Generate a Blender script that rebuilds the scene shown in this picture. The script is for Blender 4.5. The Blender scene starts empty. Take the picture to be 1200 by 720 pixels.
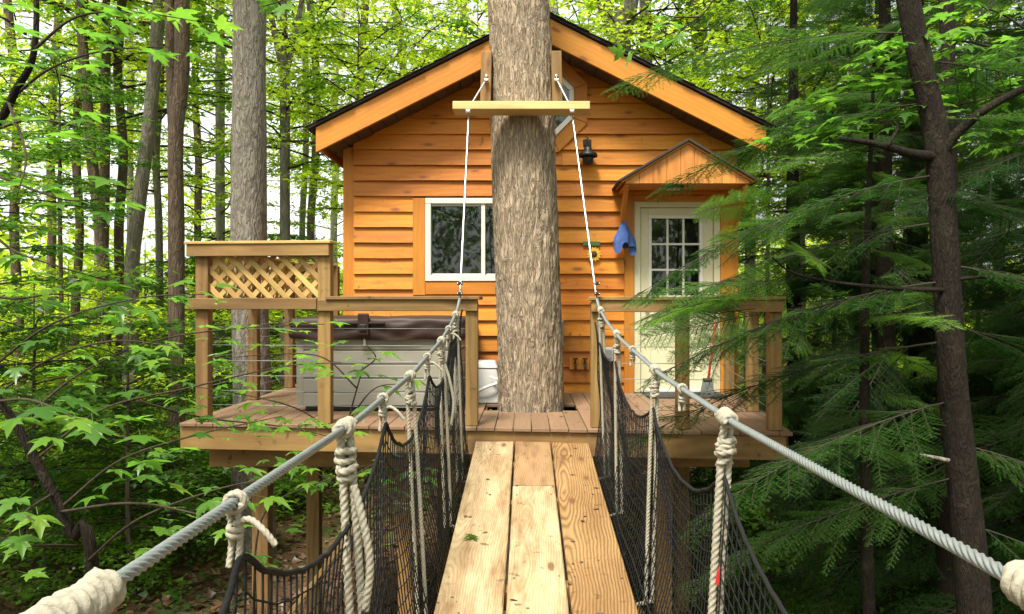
import bpy, bmesh, math, random
import numpy as np
from mathutils import Vector, Matrix, noise as mnoise

random.seed(7)
rng = np.random.default_rng(11)
SC = bpy.context.scene
COL = SC.collection

# ------------------------------------------------------------------ camera
F = 900.0                      # focal length in pixels of the 1200 px wide photograph
EYE = 0.95                     # eye height above the deck boards (deck top is z = 0)
cam_d = bpy.data.cameras.new('camera')
cam_d.sensor_width = 36.0
cam_d.lens = 36.0 * F / 1200.0
cam_d.shift_x = -17 / 1200.0
cam_d.shift_y = 1 / 1200.0
cam_d.clip_start = 0.05
cam_d.clip_end = 600
cam = bpy.data.objects.new('camera', cam_d)
cam.location = (0, 0, EYE)
cam.rotation_euler = (math.radians(90), 0, 0)
COL.objects.link(cam)
SC.camera = cam

# ------------------------------------------------------------------ light
S_EL, S_AZ = math.radians(60), math.radians(203)       # sun behind the camera, a little to the left
SDIR = Vector((math.sin(S_AZ) * math.cos(S_EL), math.cos(S_AZ) * math.cos(S_EL), math.sin(S_EL)))
world = bpy.data.worlds.new('World')
SC.world = world
world.use_nodes = True
wn, wl = world.node_tree.nodes, world.node_tree.links
wn.clear()
sky = wn.new('ShaderNodeTexSky')
sky.sky_type = 'NISHITA'
sky.sun_disc = False
sky.sun_elevation = S_EL
sky.sun_rotation = S_AZ
sky.air_density = 1.0
sky.dust_density = 2.0
whs = wn.new('ShaderNodeHueSaturation')
whs.inputs['Saturation'].default_value = 0.12       # thin overcast
wbg = wn.new('ShaderNodeBackground')
wbg.inputs['Strength'].default_value = 0.15
wout = wn.new('ShaderNodeOutputWorld')
wl.new(sky.outputs[0], whs.inputs['Color'])
wl.new(whs.outputs[0], wbg.inputs['Color'])
wl.new(wbg.outputs[0], wout.inputs['Surface'])
sun_d = bpy.data.lights.new('sun', 'SUN')
sun_d.energy = 3.6
sun_d.angle = math.radians(16)
sun_d.color = (1.0, 0.93, 0.80)
sun = bpy.data.objects.new('sun', sun_d)
sun.rotation_euler = SDIR.to_track_quat('Z', 'Y').to_euler()
sun.location = (0, -10, 30)
COL.objects.link(sun)
VS = SC.view_settings
VS.view_transform = 'Standard'
VS.look = 'None'
VS.gamma = 1.0
VS.use_curve_mapping = False
VS.exposure = 1.22
SC.render.engine = 'CYCLES'
SC.cycles.max_bounces = 8
SC.cycles.transparent_max_bounces = 12

# ------------------------------------------------------------------ helpers
WM = {}

def P(px, py, Y):
    return Vector(((px - 617.0) * Y / F, Y, EYE + (361.0 - py) * Y / F))

def reg(o, parent=None, mw=None):
    COL.objects.link(o)
    mw = mw.copy() if mw is not None else Matrix.Identity(4)
    o.matrix_basis = mw
    if parent is not None:
        o.parent = parent
        o.matrix_parent_inverse = WM[parent.name].inverted()
    WM[o.name] = mw
    return o

def thing(name, label, cat, loc=(0, 0, 0), group=None):
    o = bpy.data.objects.new(name, None)
    o.empty_display_size = 0.2
    reg(o, None, Matrix.Translation(Vector(loc)))
    o['label'] = label
    o['category'] = cat
    if group:
        o['group'] = group
    return o

def tag(o, label, cat, group=None):
    o['label'] = label
    o['category'] = cat
    if group:
        o['group'] = group
    return o

def np_mesh(name, V, T, smooth=False):
    V = np.asarray(V, dtype=np.float32)
    T = np.asarray(T, dtype=np.int32)
    k = T.shape[1]
    me = bpy.data.meshes.new(name)
    me.vertices.add(len(V))
    me.vertices.foreach_set('co', V.ravel())
    me.loops.add(T.size)
    me.loops.foreach_set('vertex_index', T.ravel())
    me.polygons.add(len(T))
    me.polygons.foreach_set('loop_start', np.arange(0, T.size, k, dtype=np.int32))
    me.polygons.foreach_set('loop_total', np.full(len(T), k, dtype=np.int32))
    if smooth:
        me.polygons.foreach_set('use_smooth', np.ones(len(T), dtype=bool))
    me.update()
    me.validate()
    return me

def mobj(name, me, mat, parent=None, mw=None):
    o = bpy.data.objects.new(name, me)
    if mat is not None and len(me.materials) == 0:
        me.materials.append(mat)
    return reg(o, parent, mw)

def pymesh(name, verts, faces, smooth=False):
    me = bpy.data.meshes.new(name)
    me.from_pydata([tuple(v) for v in verts], [], faces)
    if smooth:
        for p in me.polygons:
            p.use_smooth = True
    me.update()
    return me

def bevel_mesh(me, w, seg=1):
    bm = bmesh.new()
    bm.from_mesh(me)
    bmesh.ops.recalc_face_normals(bm, faces=bm.faces)
    if w > 0:
        es = [e for e in bm.edges if len(e.link_faces) == 2 and e.calc_face_angle() > 0.5]
        bmesh.ops.bevel(bm, geom=es, offset=w, segments=seg, affect='EDGES', profile=0.6, clamp_overlap=True)
    bm.to_mesh(me)
    bm.free()
    return me

BOXC = {}
def box_mesh(lx, ly, lz, bev, name='box', seg=1):
    key = (round(lx, 4), round(ly, 4), round(lz, 4), bev, seg, name)
    x, y, z = lx / 2, ly / 2, lz / 2
    if key in BOXC:
        return BOXC[key]
    v = [(-x, -y, -z), (x, -y, -z), (x, y, -z), (-x, y, -z), (-x, -y, z), (x, -y, z), (x, y, z), (-x, y, z)]
    f = [(0, 3, 2, 1), (4, 5, 6, 7), (0, 1, 5, 4), (1, 2, 6, 5), (2, 3, 7, 6), (3, 0, 4, 7)]
    me = bevel_mesh(pymesh(name, v, f), bev, seg)
    BOXC[key] = me
    return me

def frame_mw(o, ax, ay, az):
    m = Matrix.Identity(4)
    for i, a in enumerate((ax, ay, az)):
        a = Vector(a)
        m[0][i], m[1][i], m[2][i] = a.x, a.y, a.z
    m[0][3], m[1][3], m[2][3] = o[0], o[1], o[2]
    return m

def beam(name, p0, p1, w, h, mat, parent, up=(0, 0, 1), bev=0.004):
    """box whose local X runs p0 -> p1 (wood grain follows local X); h is measured along up, w across"""
    p0, p1 = Vector(p0), Vector(p1)
    d = p1 - p0
    L = d.length
    ax = d.normalized()
    up = Vector(up)
    ay = up.cross(ax)
    if ay.length < 1e-4:
        ay = Vector((0, 1, 0)).cross(ax)
    ay.normalize()
    az = ax.cross(ay)
    me = box_mesh(L, w, h, bev, name)
    if len(me.materials) and me.materials[0] != mat:
        me = me.copy(); me.materials.clear()
    return mobj(name, me, mat, parent, frame_mw((p0 + p1) / 2, ax, ay, az))

def bx(name, x0, x1, y0, y1, z0, z1, mat, parent, bev=0.004, axis='x', seg=1):
    """axis aligned box, grain along the named world axis"""
    c = Vector(((x0 + x1) / 2, (y0 + y1) / 2, (z0 + z1) / 2))
    dx, dy, dz = abs(x1 - x0), abs(y1 - y0), abs(z1 - z0)
    if axis == 'x':
        me, mw = box_mesh(dx, dy, dz, bev, name, seg), Matrix.Translation(c)
    elif axis == 'y':
        me, mw = box_mesh(dy, dx, dz, bev, name, seg), frame_mw(c, (0, 1, 0), (-1, 0, 0), (0, 0, 1))
    else:
        me, mw = box_mesh(dz, dx, dy, bev, name, seg), frame_mw(c, (0, 0, 1), (1, 0, 0), (0, 1, 0))
    if len(me.materials) and me.materials[0] != mat:
        me = me.copy(); me.materials.clear()
    return mobj(name, me, mat, parent, mw)

def clip(poly, a, b, c):
    """keep a*x + b*y <= c"""
    out = []
    n = len(poly)
    for i in range(n):
        p, q = poly[i], poly[(i + 1) % n]
        dp, dq = a * p[0] + b * p[1] - c, a * q[0] + b * q[1] - c
        if dp <= 0:
            out.append(p)
        if (dp < 0 < dq) or (dq < 0 < dp):
            t = dp / (dp - dq)
            out.append((p[0] + t * (q[0] - p[0]), p[1] + t * (q[1] - p[1])))
    return out

def prism(name, poly, z0, z1, mat, parent, mw, bev=0.003):
    """extrude a 2D polygon in local XY; z1 may be a function (x, y) -> z"""
    ar = sum(poly[i][0] * poly[(i + 1) % len(poly)][1] - poly[(i + 1) % len(poly)][0] * poly[i][1] for i in range(len(poly)))
    if ar < 0:
        poly = poly[::-1]
    n = len(poly)
    fz = z1 if callable(z1) else (lambda x, y: z1)
    v = [(x, y, z0) for x, y in poly] + [(x, y, fz(x, y)) for x, y in poly]
    f = [tuple(range(n - 1, -1, -1)), tuple(range(n, 2 * n))] + [(i, (i + 1) % n, n + (i + 1) % n, n + i) for i in range(n)]
    me = pymesh(name, v, f)
    if bev:
        bevel_mesh(me, bev)
    return mobj(name, me, mat, parent, mw)

def smooth_path(pts, n):
    pts = [Vector(p) for p in pts]
    if len(pts) < 3:
        return [pts[0].lerp(pts[-1], i / n) for i in range(n + 1)]
    out = []
    m = len(pts) - 1
    for i in range(n + 1):
        u = i / n * m
        k = min(int(u), m - 1)
        t = u - k
        p1, p2 = pts[k], pts[k + 1]
        p0 = pts[k - 1] if k > 0 else p1 * 2 - p2
        p3 = pts[k + 2] if k + 2 <= m else p2 * 2 - p1
        out.append(0.5 * ((2 * p1) + (p2 - p0) * t + (2 * p0 - 5 * p1 + 4 * p2 - p3) * t * t + (3 * p1 - p0 - 3 * p2 + p3) * t ** 3))
    return out

def resample(pts, step):
    A = np.array([tuple(p) for p in pts])
    d = np.r_[0, np.cumsum(np.linalg.norm(np.diff(A, axis=0), axis=1))]
    n = max(2, int(d[-1] / step) + 1)
    s = np.linspace(0, d[-1], n)
    return np.stack([np.interp(s, d, A[:, k]) for k in range(3)], 1)

def tube_np(A, R, sides=8, lobes=0, amp=0.15, pitch=0.1, phase=0.0):
    """returns V, quads of a capped tube along the points A with radii R (lobes + pitch = twisted strands)"""
    A = np.asarray(A, dtype=float)
    n = len(A)
    R = np.full(n, R) if np.isscalar(R) else np.asarray(R, dtype=float)
    T = np.gradient(A, axis=0)
    T /= np.linalg.norm(T, axis=1)[:, None] + 1e-12
    N = np.zeros_like(A)
    a = np.array([0, 0, 1.0]) if abs(T[0][2]) < 0.9 else np.array([1.0, 0, 0])
    nv = a - T[0] * a.dot(T[0])
    N[0] = nv / np.linalg.norm(nv)
    for i in range(1, n):
        nv = N[i - 1] - T[i] * N[i - 1].dot(T[i])
        N[i] = nv / (np.linalg.norm(nv) + 1e-12)
    B = np.cross(T, N)
    th = np.linspace(0, 2 * np.pi, sides, endpoint=False)
    s = np.r_[0, np.cumsum(np.linalg.norm(np.diff(A, axis=0), axis=1))]
    if lobes:
        rr = R[:, None] * (1 - amp + amp * 2 * np.abs(np.cos(lobes * 0.5 * (th[None, :] - 2 * np.pi * s[:, None] / pitch - phase))))
    else:
        rr = np.repeat(R[:, None], sides, 1)
    V = A[:, None, :] + rr[:, :, None] * (np.cos(th)[None, :, None] * N[:, None, :] + np.sin(th)[None, :, None] * B[:, None, :])
    V = V.reshape(-1, 3)
    i = np.arange(n - 1)[:, None] * sides
    j = np.arange(sides)[None, :]
    j2 = (j + 1) % sides
    Q = np.stack([i + j, i + j2, i + sides + j2, i + sides + j], -1).reshape(-1, 4)
    c0, c1 = len(V), len(V) + 1
    V = np.vstack([V, A[0], A[-1]])
    jj = np.arange(sides)
    e = (n - 1) * sides
    Q = np.vstack([Q, np.stack([np.full(sides, c0), (jj + 1) % sides, jj, np.full(sides, c0)], 1)[:, [0, 1, 2, 2]],
                   np.stack([np.full(sides, c1), e + jj, e + (jj + 1) % sides], 1)[:, [0, 1, 2, 2]]])
    return V, Q

def quads_to_tris(Q):
    a, b = Q[:, [0, 1, 2]], Q[:, [0, 2, 3]]
    b = b[(b[:, 1] != b[:, 2]) & (b[:, 0] != b[:, 2])]
    return np.vstack([a, b])

class Acc:
    def __init__(self):
        self.V, self.T, self.n = [], [], 0
    def add(self, V, Q):
        self.V.append(V)
        T = quads_to_tris(np.asarray(Q)) if np.asarray(Q).shape[1] == 4 else np.asarray(Q)
        self.T.append(T + self.n)
        self.n += len(V)
    def tube(self, A, R, sides=6, **k):
        self.add(*tube_np(A, R, sides, **k))
    def mesh(self, name, smooth=True):
        return np_mesh(name, np.vstack(self.V), np.vstack(self.T), smooth)

def tube(name, pts, r, mat, parent, sides=8, step=None, mw=None, **k):
    A = resample(pts, step) if step else np.array([tuple(p) for p in pts], dtype=float)
    a = Acc()
    a.tube(A, r, sides, **k)
    return mobj(name, a.mesh(name), mat, parent, mw)

def lathe(prof, sides=20):
    """profile [(r, z)] revolved about z"""
    th = np.linspace(0, 2 * np.pi, sides, endpoint=False)
    V = np.array([[(r * math.cos(t), r * math.sin(t), z) for t in th] for r, z in prof]).reshape(-1, 3)
    n = len(prof)
    i = np.arange(n - 1)[:, None] * sides
    j = np.arange(sides)[None, :]
    j2 = (j + 1) % sides
    Q = np.stack([i + j, i + j2, i + sides + j2, i + sides + j], -1).reshape(-1, 4)
    return V, Q

# ------------------------------------------------------------------ materials
class NT:
    def __init__(self, name):
        self.m = bpy.data.materials.new(name)
        self.m.use_nodes = True
        self.t = self.m.node_tree
        self.t.nodes.clear()
        self.out = self.n('ShaderNodeOutputMaterial')
    def n(self, typ, **kw):
        nd = self.t.nodes.new(typ)
        for k, v in kw.items():
            setattr(nd, k, v)
        return nd
    def l(self, a, b):
        self.t.links.new(a, b)
    def val(self, sock, v):
        if hasattr(v, 'node'):
            self.l(v, sock)
        else:
            sock.default_value = v
    def math(self, op, a, b=0.0, clampv=False):
        nd = self.n('ShaderNodeMath', operation=op, use_clamp=clampv)
        self.val(nd.inputs[0], a); self.val(nd.inputs[1], b)
        return nd.outputs[0]
    def vmath(self, op, a, b):
        nd = self.n('ShaderNodeVectorMath', operation=op)
        self.val(nd.inputs[0], a); self.val(nd.inputs[1], b)
        return nd.outputs[0]
    def noise(self, vec, scale, detail=3, rough=0.55, dist=0.0):
        nd = self.n('ShaderNodeTexNoise')
        self.l(vec, nd.inputs['Vector'])
        nd.inputs['Scale'].default_value = scale
        nd.inputs['Detail'].default_value = detail
        nd.inputs['Roughness'].default_value = rough
        nd.inputs['Distortion'].default_value = dist
        return nd.outputs['Fac']
    def ramp(self, fac, stops, interp='LINEAR'):
        nd = self.n('ShaderNodeValToRGB')
        nd.color_ramp.interpolation = interp
        el = nd.color_ramp.elements
        while len(el) < len(stops):
            el.new(0.5)
        for e, (p, c) in zip(el, stops):
            e.position = p
            e.color = (*c, 1) if len(c) == 3 else c
        self.l(fac, nd.inputs[0])
        return nd.outputs[0]
    def mix(self, fac, a, b, mode='MIX'):
        nd = self.n('ShaderNodeMix', data_type='RGBA', blend_type=mode)
        self.val(nd.inputs[0], fac)
        for s, v in ((nd.inputs[6], a), (nd.inputs[7], b)):
            if hasattr(v, 'node'):
                self.l(v, s)
            else:
                s.default_value = (*v, 1)
        return nd.outputs[2]
    def bump(self, h, strength=0.3, dist=0.01):
        nd = self.n('ShaderNodeBump')
        nd.inputs['Strength'].default_value = strength
        nd.inputs['Distance'].default_value = dist
        self.l(h, nd.inputs['Height'])
        return nd.outputs[0]
    def bsdf(self, color, rough=0.7, metal=0.0, normal=None, spec=0.5):
        b = self.n('ShaderNodeBsdfPrincipled')
        if hasattr(color, 'node'):
            self.l(color, b.inputs['Base Color'])
        else:
            b.inputs['Base Color'].default_value = (*color, 1)
        self.val(b.inputs['Roughness'], rough)
        b.inputs['Metallic'].default_value = metal
        b.inputs['Specular IOR Level'].default_value = spec
        if normal is not None:
            self.l(normal, b.inputs['Normal'])
        self.l(b.outputs[0], self.out.inputs[0])
        return b
    def coord(self, rand=True):
        tc = self.n('ShaderNodeTexCoord')
        v = tc.outputs['Object']
        self.rand = None
        if rand:
            oi = self.n('ShaderNodeObjectInfo')
            self.rand = oi.outputs['Random']
            cx = self.n('ShaderNodeCombineXYZ')
            self.l(self.math('MULTIPLY', self.rand, 37.0), cx.inputs[0])
            self.l(self.math('MULTIPLY', self.rand, 11.3), cx.inputs[1])
            self.l(self.math('MULTIPLY', self.rand, 23.7), cx.inputs[2])
            v = self.vmath('ADD', v, cx.outputs[0])
        return v

def wood(name, light, dark, knot=(0.12, 0.05, 0.015), vary=0.18, rough=0.6, grain=9.0, knots=0.5, dirt=0.0, dirtcol=(0.12, 0.08, 0.05), bump=0.25, fine=0.5, ring=0.7, spec=0.35, freq=85.0):
    """grain runs along local X; every piece samples its own stretch of timber"""
    t = NT(name)
    v = t.coord()
    warp = t.noise(t.vmath('MULTIPLY', v, (0.9, 4.0, 4.0)), 1.0, 2)
    # knots: sparse cells, long along the grain
    vo = t.n('ShaderNodeTexVoronoi')
    vo.inputs['Scale'].default_value = 1.0
    vo.inputs['Randomness'].default_value = 1.0
    t.l(t.vmath('MULTIPLY', v, (2.6, 7.5, 7.5)), vo.inputs['Vector'])
    kd = vo.outputs['Distance']
    sc = t.n('ShaderNodeSeparateColor')
    t.l(vo.outputs['Color'], sc.inputs[0])
    kpick = t.math('GREATER_THAN', sc.outputs[0], 1.0 - knots)
    kbend = t.math('MULTIPLY', t.math('POWER', t.math('SUBTRACT', 1.0, kd, True), 4.0), kpick)
    # growth rings about a wandering pith: cathedral figure where the face cuts near it
    tco = t.n('ShaderNodeTexCoord')
    so = t.n('ShaderNodeSeparateXYZ'); t.l(tco.outputs['Object'], so.inputs[0])
    low = t.noise(t.vmath('MULTIPLY', v, (0.75, 0.0, 0.0)), 1.0, 2, 0.5)
    low2 = t.noise(t.vmath('MULTIPLY', v, (0.6, 0.5, 0.5)), 1.7, 1, 0.5)
    D = t.math('MULTIPLY', t.math('SUBTRACT', low, 0.35), 0.30)
    oy = t.math('MULTIPLY', t.math('SUBTRACT', t.math('FRACT', t.math('MULTIPLY', t.rand, 5.77)), 0.5), 0.22)
    yy = t.math('ADD', t.math('ADD', so.outputs[1], oy), t.math('ADD', t.math('MULTIPLY', t.math('SUBTRACT', low2, 0.5), 0.10), t.math('ADD', t.math('MULTIPLY', so.outputs[2], 0.5), t.math('MULTIPLY', t.noise(t.vmath('MULTIPLY', v, (2.2, 6.0, 6.0)), 1.0, 3, 0.6), 0.035))))
    rad = t.math('SQRT', t.math('ADD', t.math('MULTIPLY', yy, yy), t.math('MULTIPLY', D, D)))
    ph = t.math('ADD', t.math('MULTIPLY', rad, freq * 1.6), t.math('MULTIPLY', warp, grain * 0.35))
    ph = t.math('ADD', ph, t.math('MULTIPLY', kbend, 9.0))
    ringv = t.math('POWER', t.math('ADD', t.math('MULTIPLY', t.math('SINE', ph), 0.5), 0.5), 1.6)
    fn = t.noise(t.vmath('MULTIPLY', v, (3.0, 130.0, 130.0)), 1.0, 3, 0.7)
    blot = t.noise(t.vmath('MULTIPLY', v, (1.6, 5.0, 5.0)), 1.0, 4, 0.6)
    g = t.math('ADD', t.math('MULTIPLY', ringv, ring * 0.5), t.math('MULTIPLY', fn, fine))
    g = t.math('ADD', g, t.math('MULTIPLY', t.math('SUBTRACT', blot, 0.5), 0.9))
    c = t.mix(t.math('MULTIPLY', g, 1.0, True), light, dark)
    k = t.ramp(kd, [(0.0, (1, 1, 1)), (0.10, (1, 1, 1)), (0.17, (0.25, 0.25, 0.25)), (0.3, (0, 0, 0))])
    kf = t.math('MULTIPLY', k, kpick)
    c = t.mix(t.math('MULTIPLY', kf, 0.8), c, knot)
    if dirt > 0:
        dn = t.noise(t.vmath('MULTIPLY', v, (0.55, 4.2, 4.2)), 2.4, 7, 0.66)
        df = t.ramp(dn, [(0.43, (0, 0, 0)), (0.68, (1, 1, 1))])
        c = t.mix(t.math('MULTIPLY', df, dirt), c, dirtcol)
    if dirt > 0.3:                      # small dark scuffs and pin knots
        sp = t.noise(t.vmath('MULTIPLY', v, (17.0, 11.0, 11.0)), 1.0, 3, 0.6)
        gate = t.ramp(t.noise(t.vmath('MULTIPLY', v, (1.7, 3.0, 3.0)), 1.0, 2), [(0.45, (0, 0, 0)), (0.6, (1, 1, 1))])
        c = t.mix(t.math('MULTIPLY', t.math('MULTIPLY', t.ramp(sp, [(0.62, (0, 0, 0)), (0.70, (1, 1, 1))]), gate), 0.75), c, tuple(0.45 * q for q in dirtcol))
    hv = t.n('ShaderNodeHueSaturation')
    t.l(t.math('ADD', t.math('MULTIPLY', t.rand, 2 * vary), 1.0 - vary), hv.inputs['Value'])
    r2 = t.math('FRACT', t.math('MULTIPLY', t.rand, 7.13))
    t.l(t.math('ADD', t.math('MULTIPLY', r2, 0.014), 0.493), hv.inputs['Hue'])
    t.l(c, hv.inputs['Color'])
    h = t.math('ADD', t.math('MULTIPLY', fn, 0.7), t.math('MULTIPLY', ringv, 0.5))
    t.bsdf(hv.outputs[0], t.math('ADD', t.math('MULTIPLY', fn, 0.25), rough - 0.1), 0, t.bump(h, bump, 0.004), spec)
    return t.m

def bark(name, light, dark, sx=14, sz=2.6, moss=0.0, mosscol=(0.08, 0.12, 0.03), bump=0.9, lichen=0.0, lcol=(0.34, 0.37, 0.30), dist=0.03):
    t = NT(name)
    v = t.coord()
    w = t.n('ShaderNodeTexNoise'); w.inputs['Scale'].default_value = 5.0; w.inputs['Detail'].default_value = 2
    t.l(v, w.inputs['Vector'])
    v2 = t.vmath('ADD', v, t.vmath('MULTIPLY', w.outputs['Color'], (0.07, 0.07, 0.07)))
    sv = t.vmath('MULTIPLY', v2, (sx, sx, sz))
    vo = t.n('ShaderNodeTexVoronoi', feature='DISTANCE_TO_EDGE'); vo.inputs['Scale'].default_value = 1.6
    t.l(sv, vo.inputs['Vector'])
    ra = t.math('ABSOLUTE', t.math('SUBTRACT', t.noise(sv, 0.85, 2, 0.5, 0.3), 0.5))
    rb_ = t.math('ABSOLUTE', t.math('SUBTRACT', t.noise(t.vmath('ADD', sv, (7.3, 2.1, 4.4)), 1.5, 2, 0.5, 0.2), 0.5))
    ridge = t.math('MULTIPLY', t.ramp(ra, [(0.0, (0, 0, 0)), (0.075, (1, 1, 1))]), t.ramp(rb_, [(0.0, (0.25, 0.25, 0.25)), (0.06, (1, 1, 1))]))
    crack = t.math('ADD', t.math('MULTIPLY', ridge, 0.85), t.math('MULTIPLY', t.ramp(vo.outputs['Distance'], [(0.0, (0, 0, 0)), (0.22, (1, 1, 1))]), 0.15))
    n1 = t.noise(sv, 2.2, 5, 0.65)
    n2 = t.noise(v, 2.1, 4, 0.6)
    hgt = t.math('ADD', t.math('MULTIPLY', crack, 0.6), t.math('MULTIPLY', n1, 0.8))
    c = t.mix(t.math('SUBTRACT', t.math('MULTIPLY', hgt, 1.25), 0.28, True), dark, light)
    c = t.mix(t.math('MULTIPLY', n2, 0.45), c, tuple(x * 0.55 for x in light))
    if lichen:
        ln = t.noise(v, 9.0, 5, 0.7)
        c = t.mix(t.math('MULTIPLY', t.ramp(ln, [(0.55, (0, 0, 0)), (0.66, (1, 1, 1))]), lichen), c, lcol)
    if moss:
        mn = t.noise(v, 3.5, 5, 0.7)
        c = t.mix(t.math('MULTIPLY', t.ramp(mn, [(0.5, (0, 0, 0)), (0.68, (1, 1, 1))]), moss), c, mosscol)
    t.bsdf(c, 0.9, 0, t.bump(hgt, bump, dist), 0.2)
    return t.m

def foliage(name, cols, trans, tf=0.5, gloss=0.06, island=True, veins=False):
    """cols: list of reflectance colours spread over single leaves; trans: transmitted colour"""
    t = NT(name)
    ge = t.n('ShaderNodeNewGeometry')
    oi = t.n('ShaderNodeObjectInfo')
    r = t.math('FRACT', t.math('ADD', ge.outputs['Random Per Island'] if island else oi.outputs['Random'], t.math('MULTIPLY', oi.outputs['Random'], 0.37)))
    n = len(cols)
    c = t.ramp(r, [(i / max(1, n - 1), col) for i, col in enumerate(cols)])
    ts = t.mix(0.5, t.mix(1.0, c, (3.0, 3.0, 3.0), 'MULTIPLY'), trans)
    d = t.n('ShaderNodeBsdfDiffuse'); t.l(c, d.inputs[0])
    tr = t.n('ShaderNodeBsdfTranslucent'); t.l(ts, tr.inputs[0])
    g = t.n('ShaderNodeBsdfGlossy'); g.inputs['Roughness'].default_value = 0.42
    g.inputs[0].default_value = (1, 1, 1, 1)
    m1 = t.n('ShaderNodeMixShader'); m1.inputs[0].default_value = tf
    t.l(d.outputs[0], m1.inputs[1]); t.l(tr.outputs[0], m1.inputs[2])
    m2 = t.n('ShaderNodeMixShader'); m2.inputs[0].default_value = gloss
    t.l(m1.outputs[0], m2.inputs[1]); t.l(g.outputs[0], m2.inputs[2])
    t.l(m2.outputs[0], t.out.inputs[0])
    return t.m

def plain(name, col, rough=0.6, metal=0.0, var=0.12, scale=20.0, bump=0.0, spec=0.5):
    t = NT(name)
    v = t.coord()
    nz = t.noise(v, scale, 4, 0.6)
    c = t.mix(nz, tuple(x * (1 - var) for x in col), tuple(min(1, x * (1 + var)) for x in col))
    t.bsdf(c, rough, metal, t.bump(nz, bump, 0.004) if bump else None, spec)
    return t.m

M = {}
M['siding'] = wood('cedar_siding', (0.56, 0.205, 0.011), (0.33, 0.083, 0.005), (0.13, 0.03, 0.006), 0.27, 0.55, 7, 0.75, 0.38, (0.34, 0.10, 0.012), 0.2, 0.35, 0.4)
M['trim'] = wood('cedar_trim', (0.52, 0.20, 0.022), (0.33, 0.100, 0.010), (0.16, 0.04, 0.008), 0.10, 0.55, 7, 0.18, 0.10, (0.28, 0.09, 0.02), 0.2, 0.35, 0.35)
M['treated'] = wood('treated_pine', (0.28, 0.165, 0.058), (0.13, 0.068, 0.022), (0.10, 0.05, 0.02), 0.2, 0.7, 10, 0.25, 0.5, (0.10, 0.058, 0.024), 0.35)
M['lattice'] = wood('lattice_pine', (0.50, 0.33, 0.12), (0.34, 0.19, 0.06), (0.25, 0.12, 0.04), 0.2, 0.7, 6, 0.1, 0.1, (0.3, 0.18, 0.08), 0.3)
M['plank'] = wood('bridge_plank', (0.49, 0.385, 0.24), (0.24, 0.14, 0.06), (0.09, 0.04, 0.015), 0.05, 0.8, 30, 0.5, 0.85, (0.17, 0.09, 0.036), 0.6, 0.55, 0.55, 0.25, 330.0)
M['plank_dark'] = wood('weathered_bridge_plank', (0.33, 0.20, 0.085), (0.10, 0.048, 0.017), (0.12, 0.05, 0.02), 0.05, 0.75, 17, 0.4, 0.5, (0.13, 0.06, 0.02), 0.6, 0.40, 1.15, 0.25, 250.0)
M['plank_grey'] = wood('worn_bridge_plank', (0.34, 0.215, 0.105), (0.15, 0.085, 0.038), (0.12, 0.06, 0.03), 0.04, 0.78, 10, 0.2, 0.8, (0.12, 0.068, 0.030), 0.5, 0.5, 0.6, 0.25, 300.0)
M['deck'] = wood('deck_board', (0.225, 0.142, 0.085), (0.125, 0.074, 0.043), (0.2, 0.1, 0.06), 0.13, 0.65, 5, 0.0, 0.5, (0.22, 0.115, 0.07), 0.25, 0.5, 0.25, 0.3)
M['beamwood'] = wood('spreader_timber', (0.60, 0.44, 0.20), (0.44, 0.28, 0.10), (0.2, 0.1, 0.04), 0.08, 0.7, 9, 0.15, 0.2, (0.3, 0.2, 0.09), 0.3)
M['hoodwood'] = wood('hood_boards', (0.52, 0.22, 0.045), (0.34, 0.115, 0.018), (0.2, 0.06, 0.012), 0.1, 0.5, 10, 0.3, 0.05, (0.3, 0.1, 0.02), 0.2, 0.35, 0.7)
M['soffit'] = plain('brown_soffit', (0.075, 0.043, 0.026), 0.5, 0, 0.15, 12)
M['shingle'] = plain('dark_shingle', (0.035, 0.030, 0.027), 0.9, 0, 0.5, 160, 0.6)
M['white'] = plain('white_vinyl', (0.62, 0.60, 0.52), 0.4, 0, 0.05, 6)
M['cream'] = plain('cream_door_paint', (0.56, 0.53, 0.35), 0.45, 0, 0.06, 5)
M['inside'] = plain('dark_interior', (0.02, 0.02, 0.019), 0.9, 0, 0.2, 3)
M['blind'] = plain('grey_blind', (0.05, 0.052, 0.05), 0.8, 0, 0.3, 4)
M['black'] = plain('black_metal', (0.018, 0.017, 0.016), 0.45, 0.2, 0.2, 30)
M['steel'] = plain('galvanised_cable', (0.23, 0.25, 0.25), 0.5, 0.45, 0.25, 60)
M['bright'] = plain('bright_fitting', (0.62, 0.63, 0.64), 0.3, 0.9, 0.15, 40)
M['rope'] = plain('white_rope', (0.30, 0.275, 0.215), 0.95, 0, 0.4, 80, 0.8, 0.05)
M['ropetip'] = plain('dark_rope_end', (0.035, 0.03, 0.028), 0.8)
M['net'] = plain('black_net_cord', (0.010, 0.010, 0.010), 0.85, 0, 0.4, 90, 0, 0.2)
M['tub'] = plain('grey_tub_panel', (0.25, 0.235, 0.195), 0.55, 0, 0.1, 7)
M['vinyl'] = plain('brown_vinyl_cover', (0.030, 0.016, 0.012), 0.55, 0, 0.4, 9, 0.5, 0.3)
M['plastic'] = plain('grey_plastic', (0.44, 0.44, 0.42), 0.45, 0, 0.06, 8)
M['hose'] = plain('white_hose', (0.72, 0.71, 0.68), 0.4)
M['denim'] = plain('blue_cloth', (0.055, 0.11, 0.32), 0.9, 0, 0.5, 26, 0.6)
M['red'] = plain('red_paint', (0.42, 0.025, 0.02), 0.4)
M['brush'] = plain('grey_bristle', (0.13, 0.13, 0.13), 0.9, 0, 0.4, 80)
M['green'] = plain('green_sign_paint', (0.05, 0.13, 0.035), 0.6, 0, 0.3, 40)
M['yellow'] = plain('yellow_petal', (0.75, 0.46, 0.03), 0.6)
M['brown'] = plain('brown_seedhead', (0.09, 0.04, 0.015), 0.9)
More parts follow.
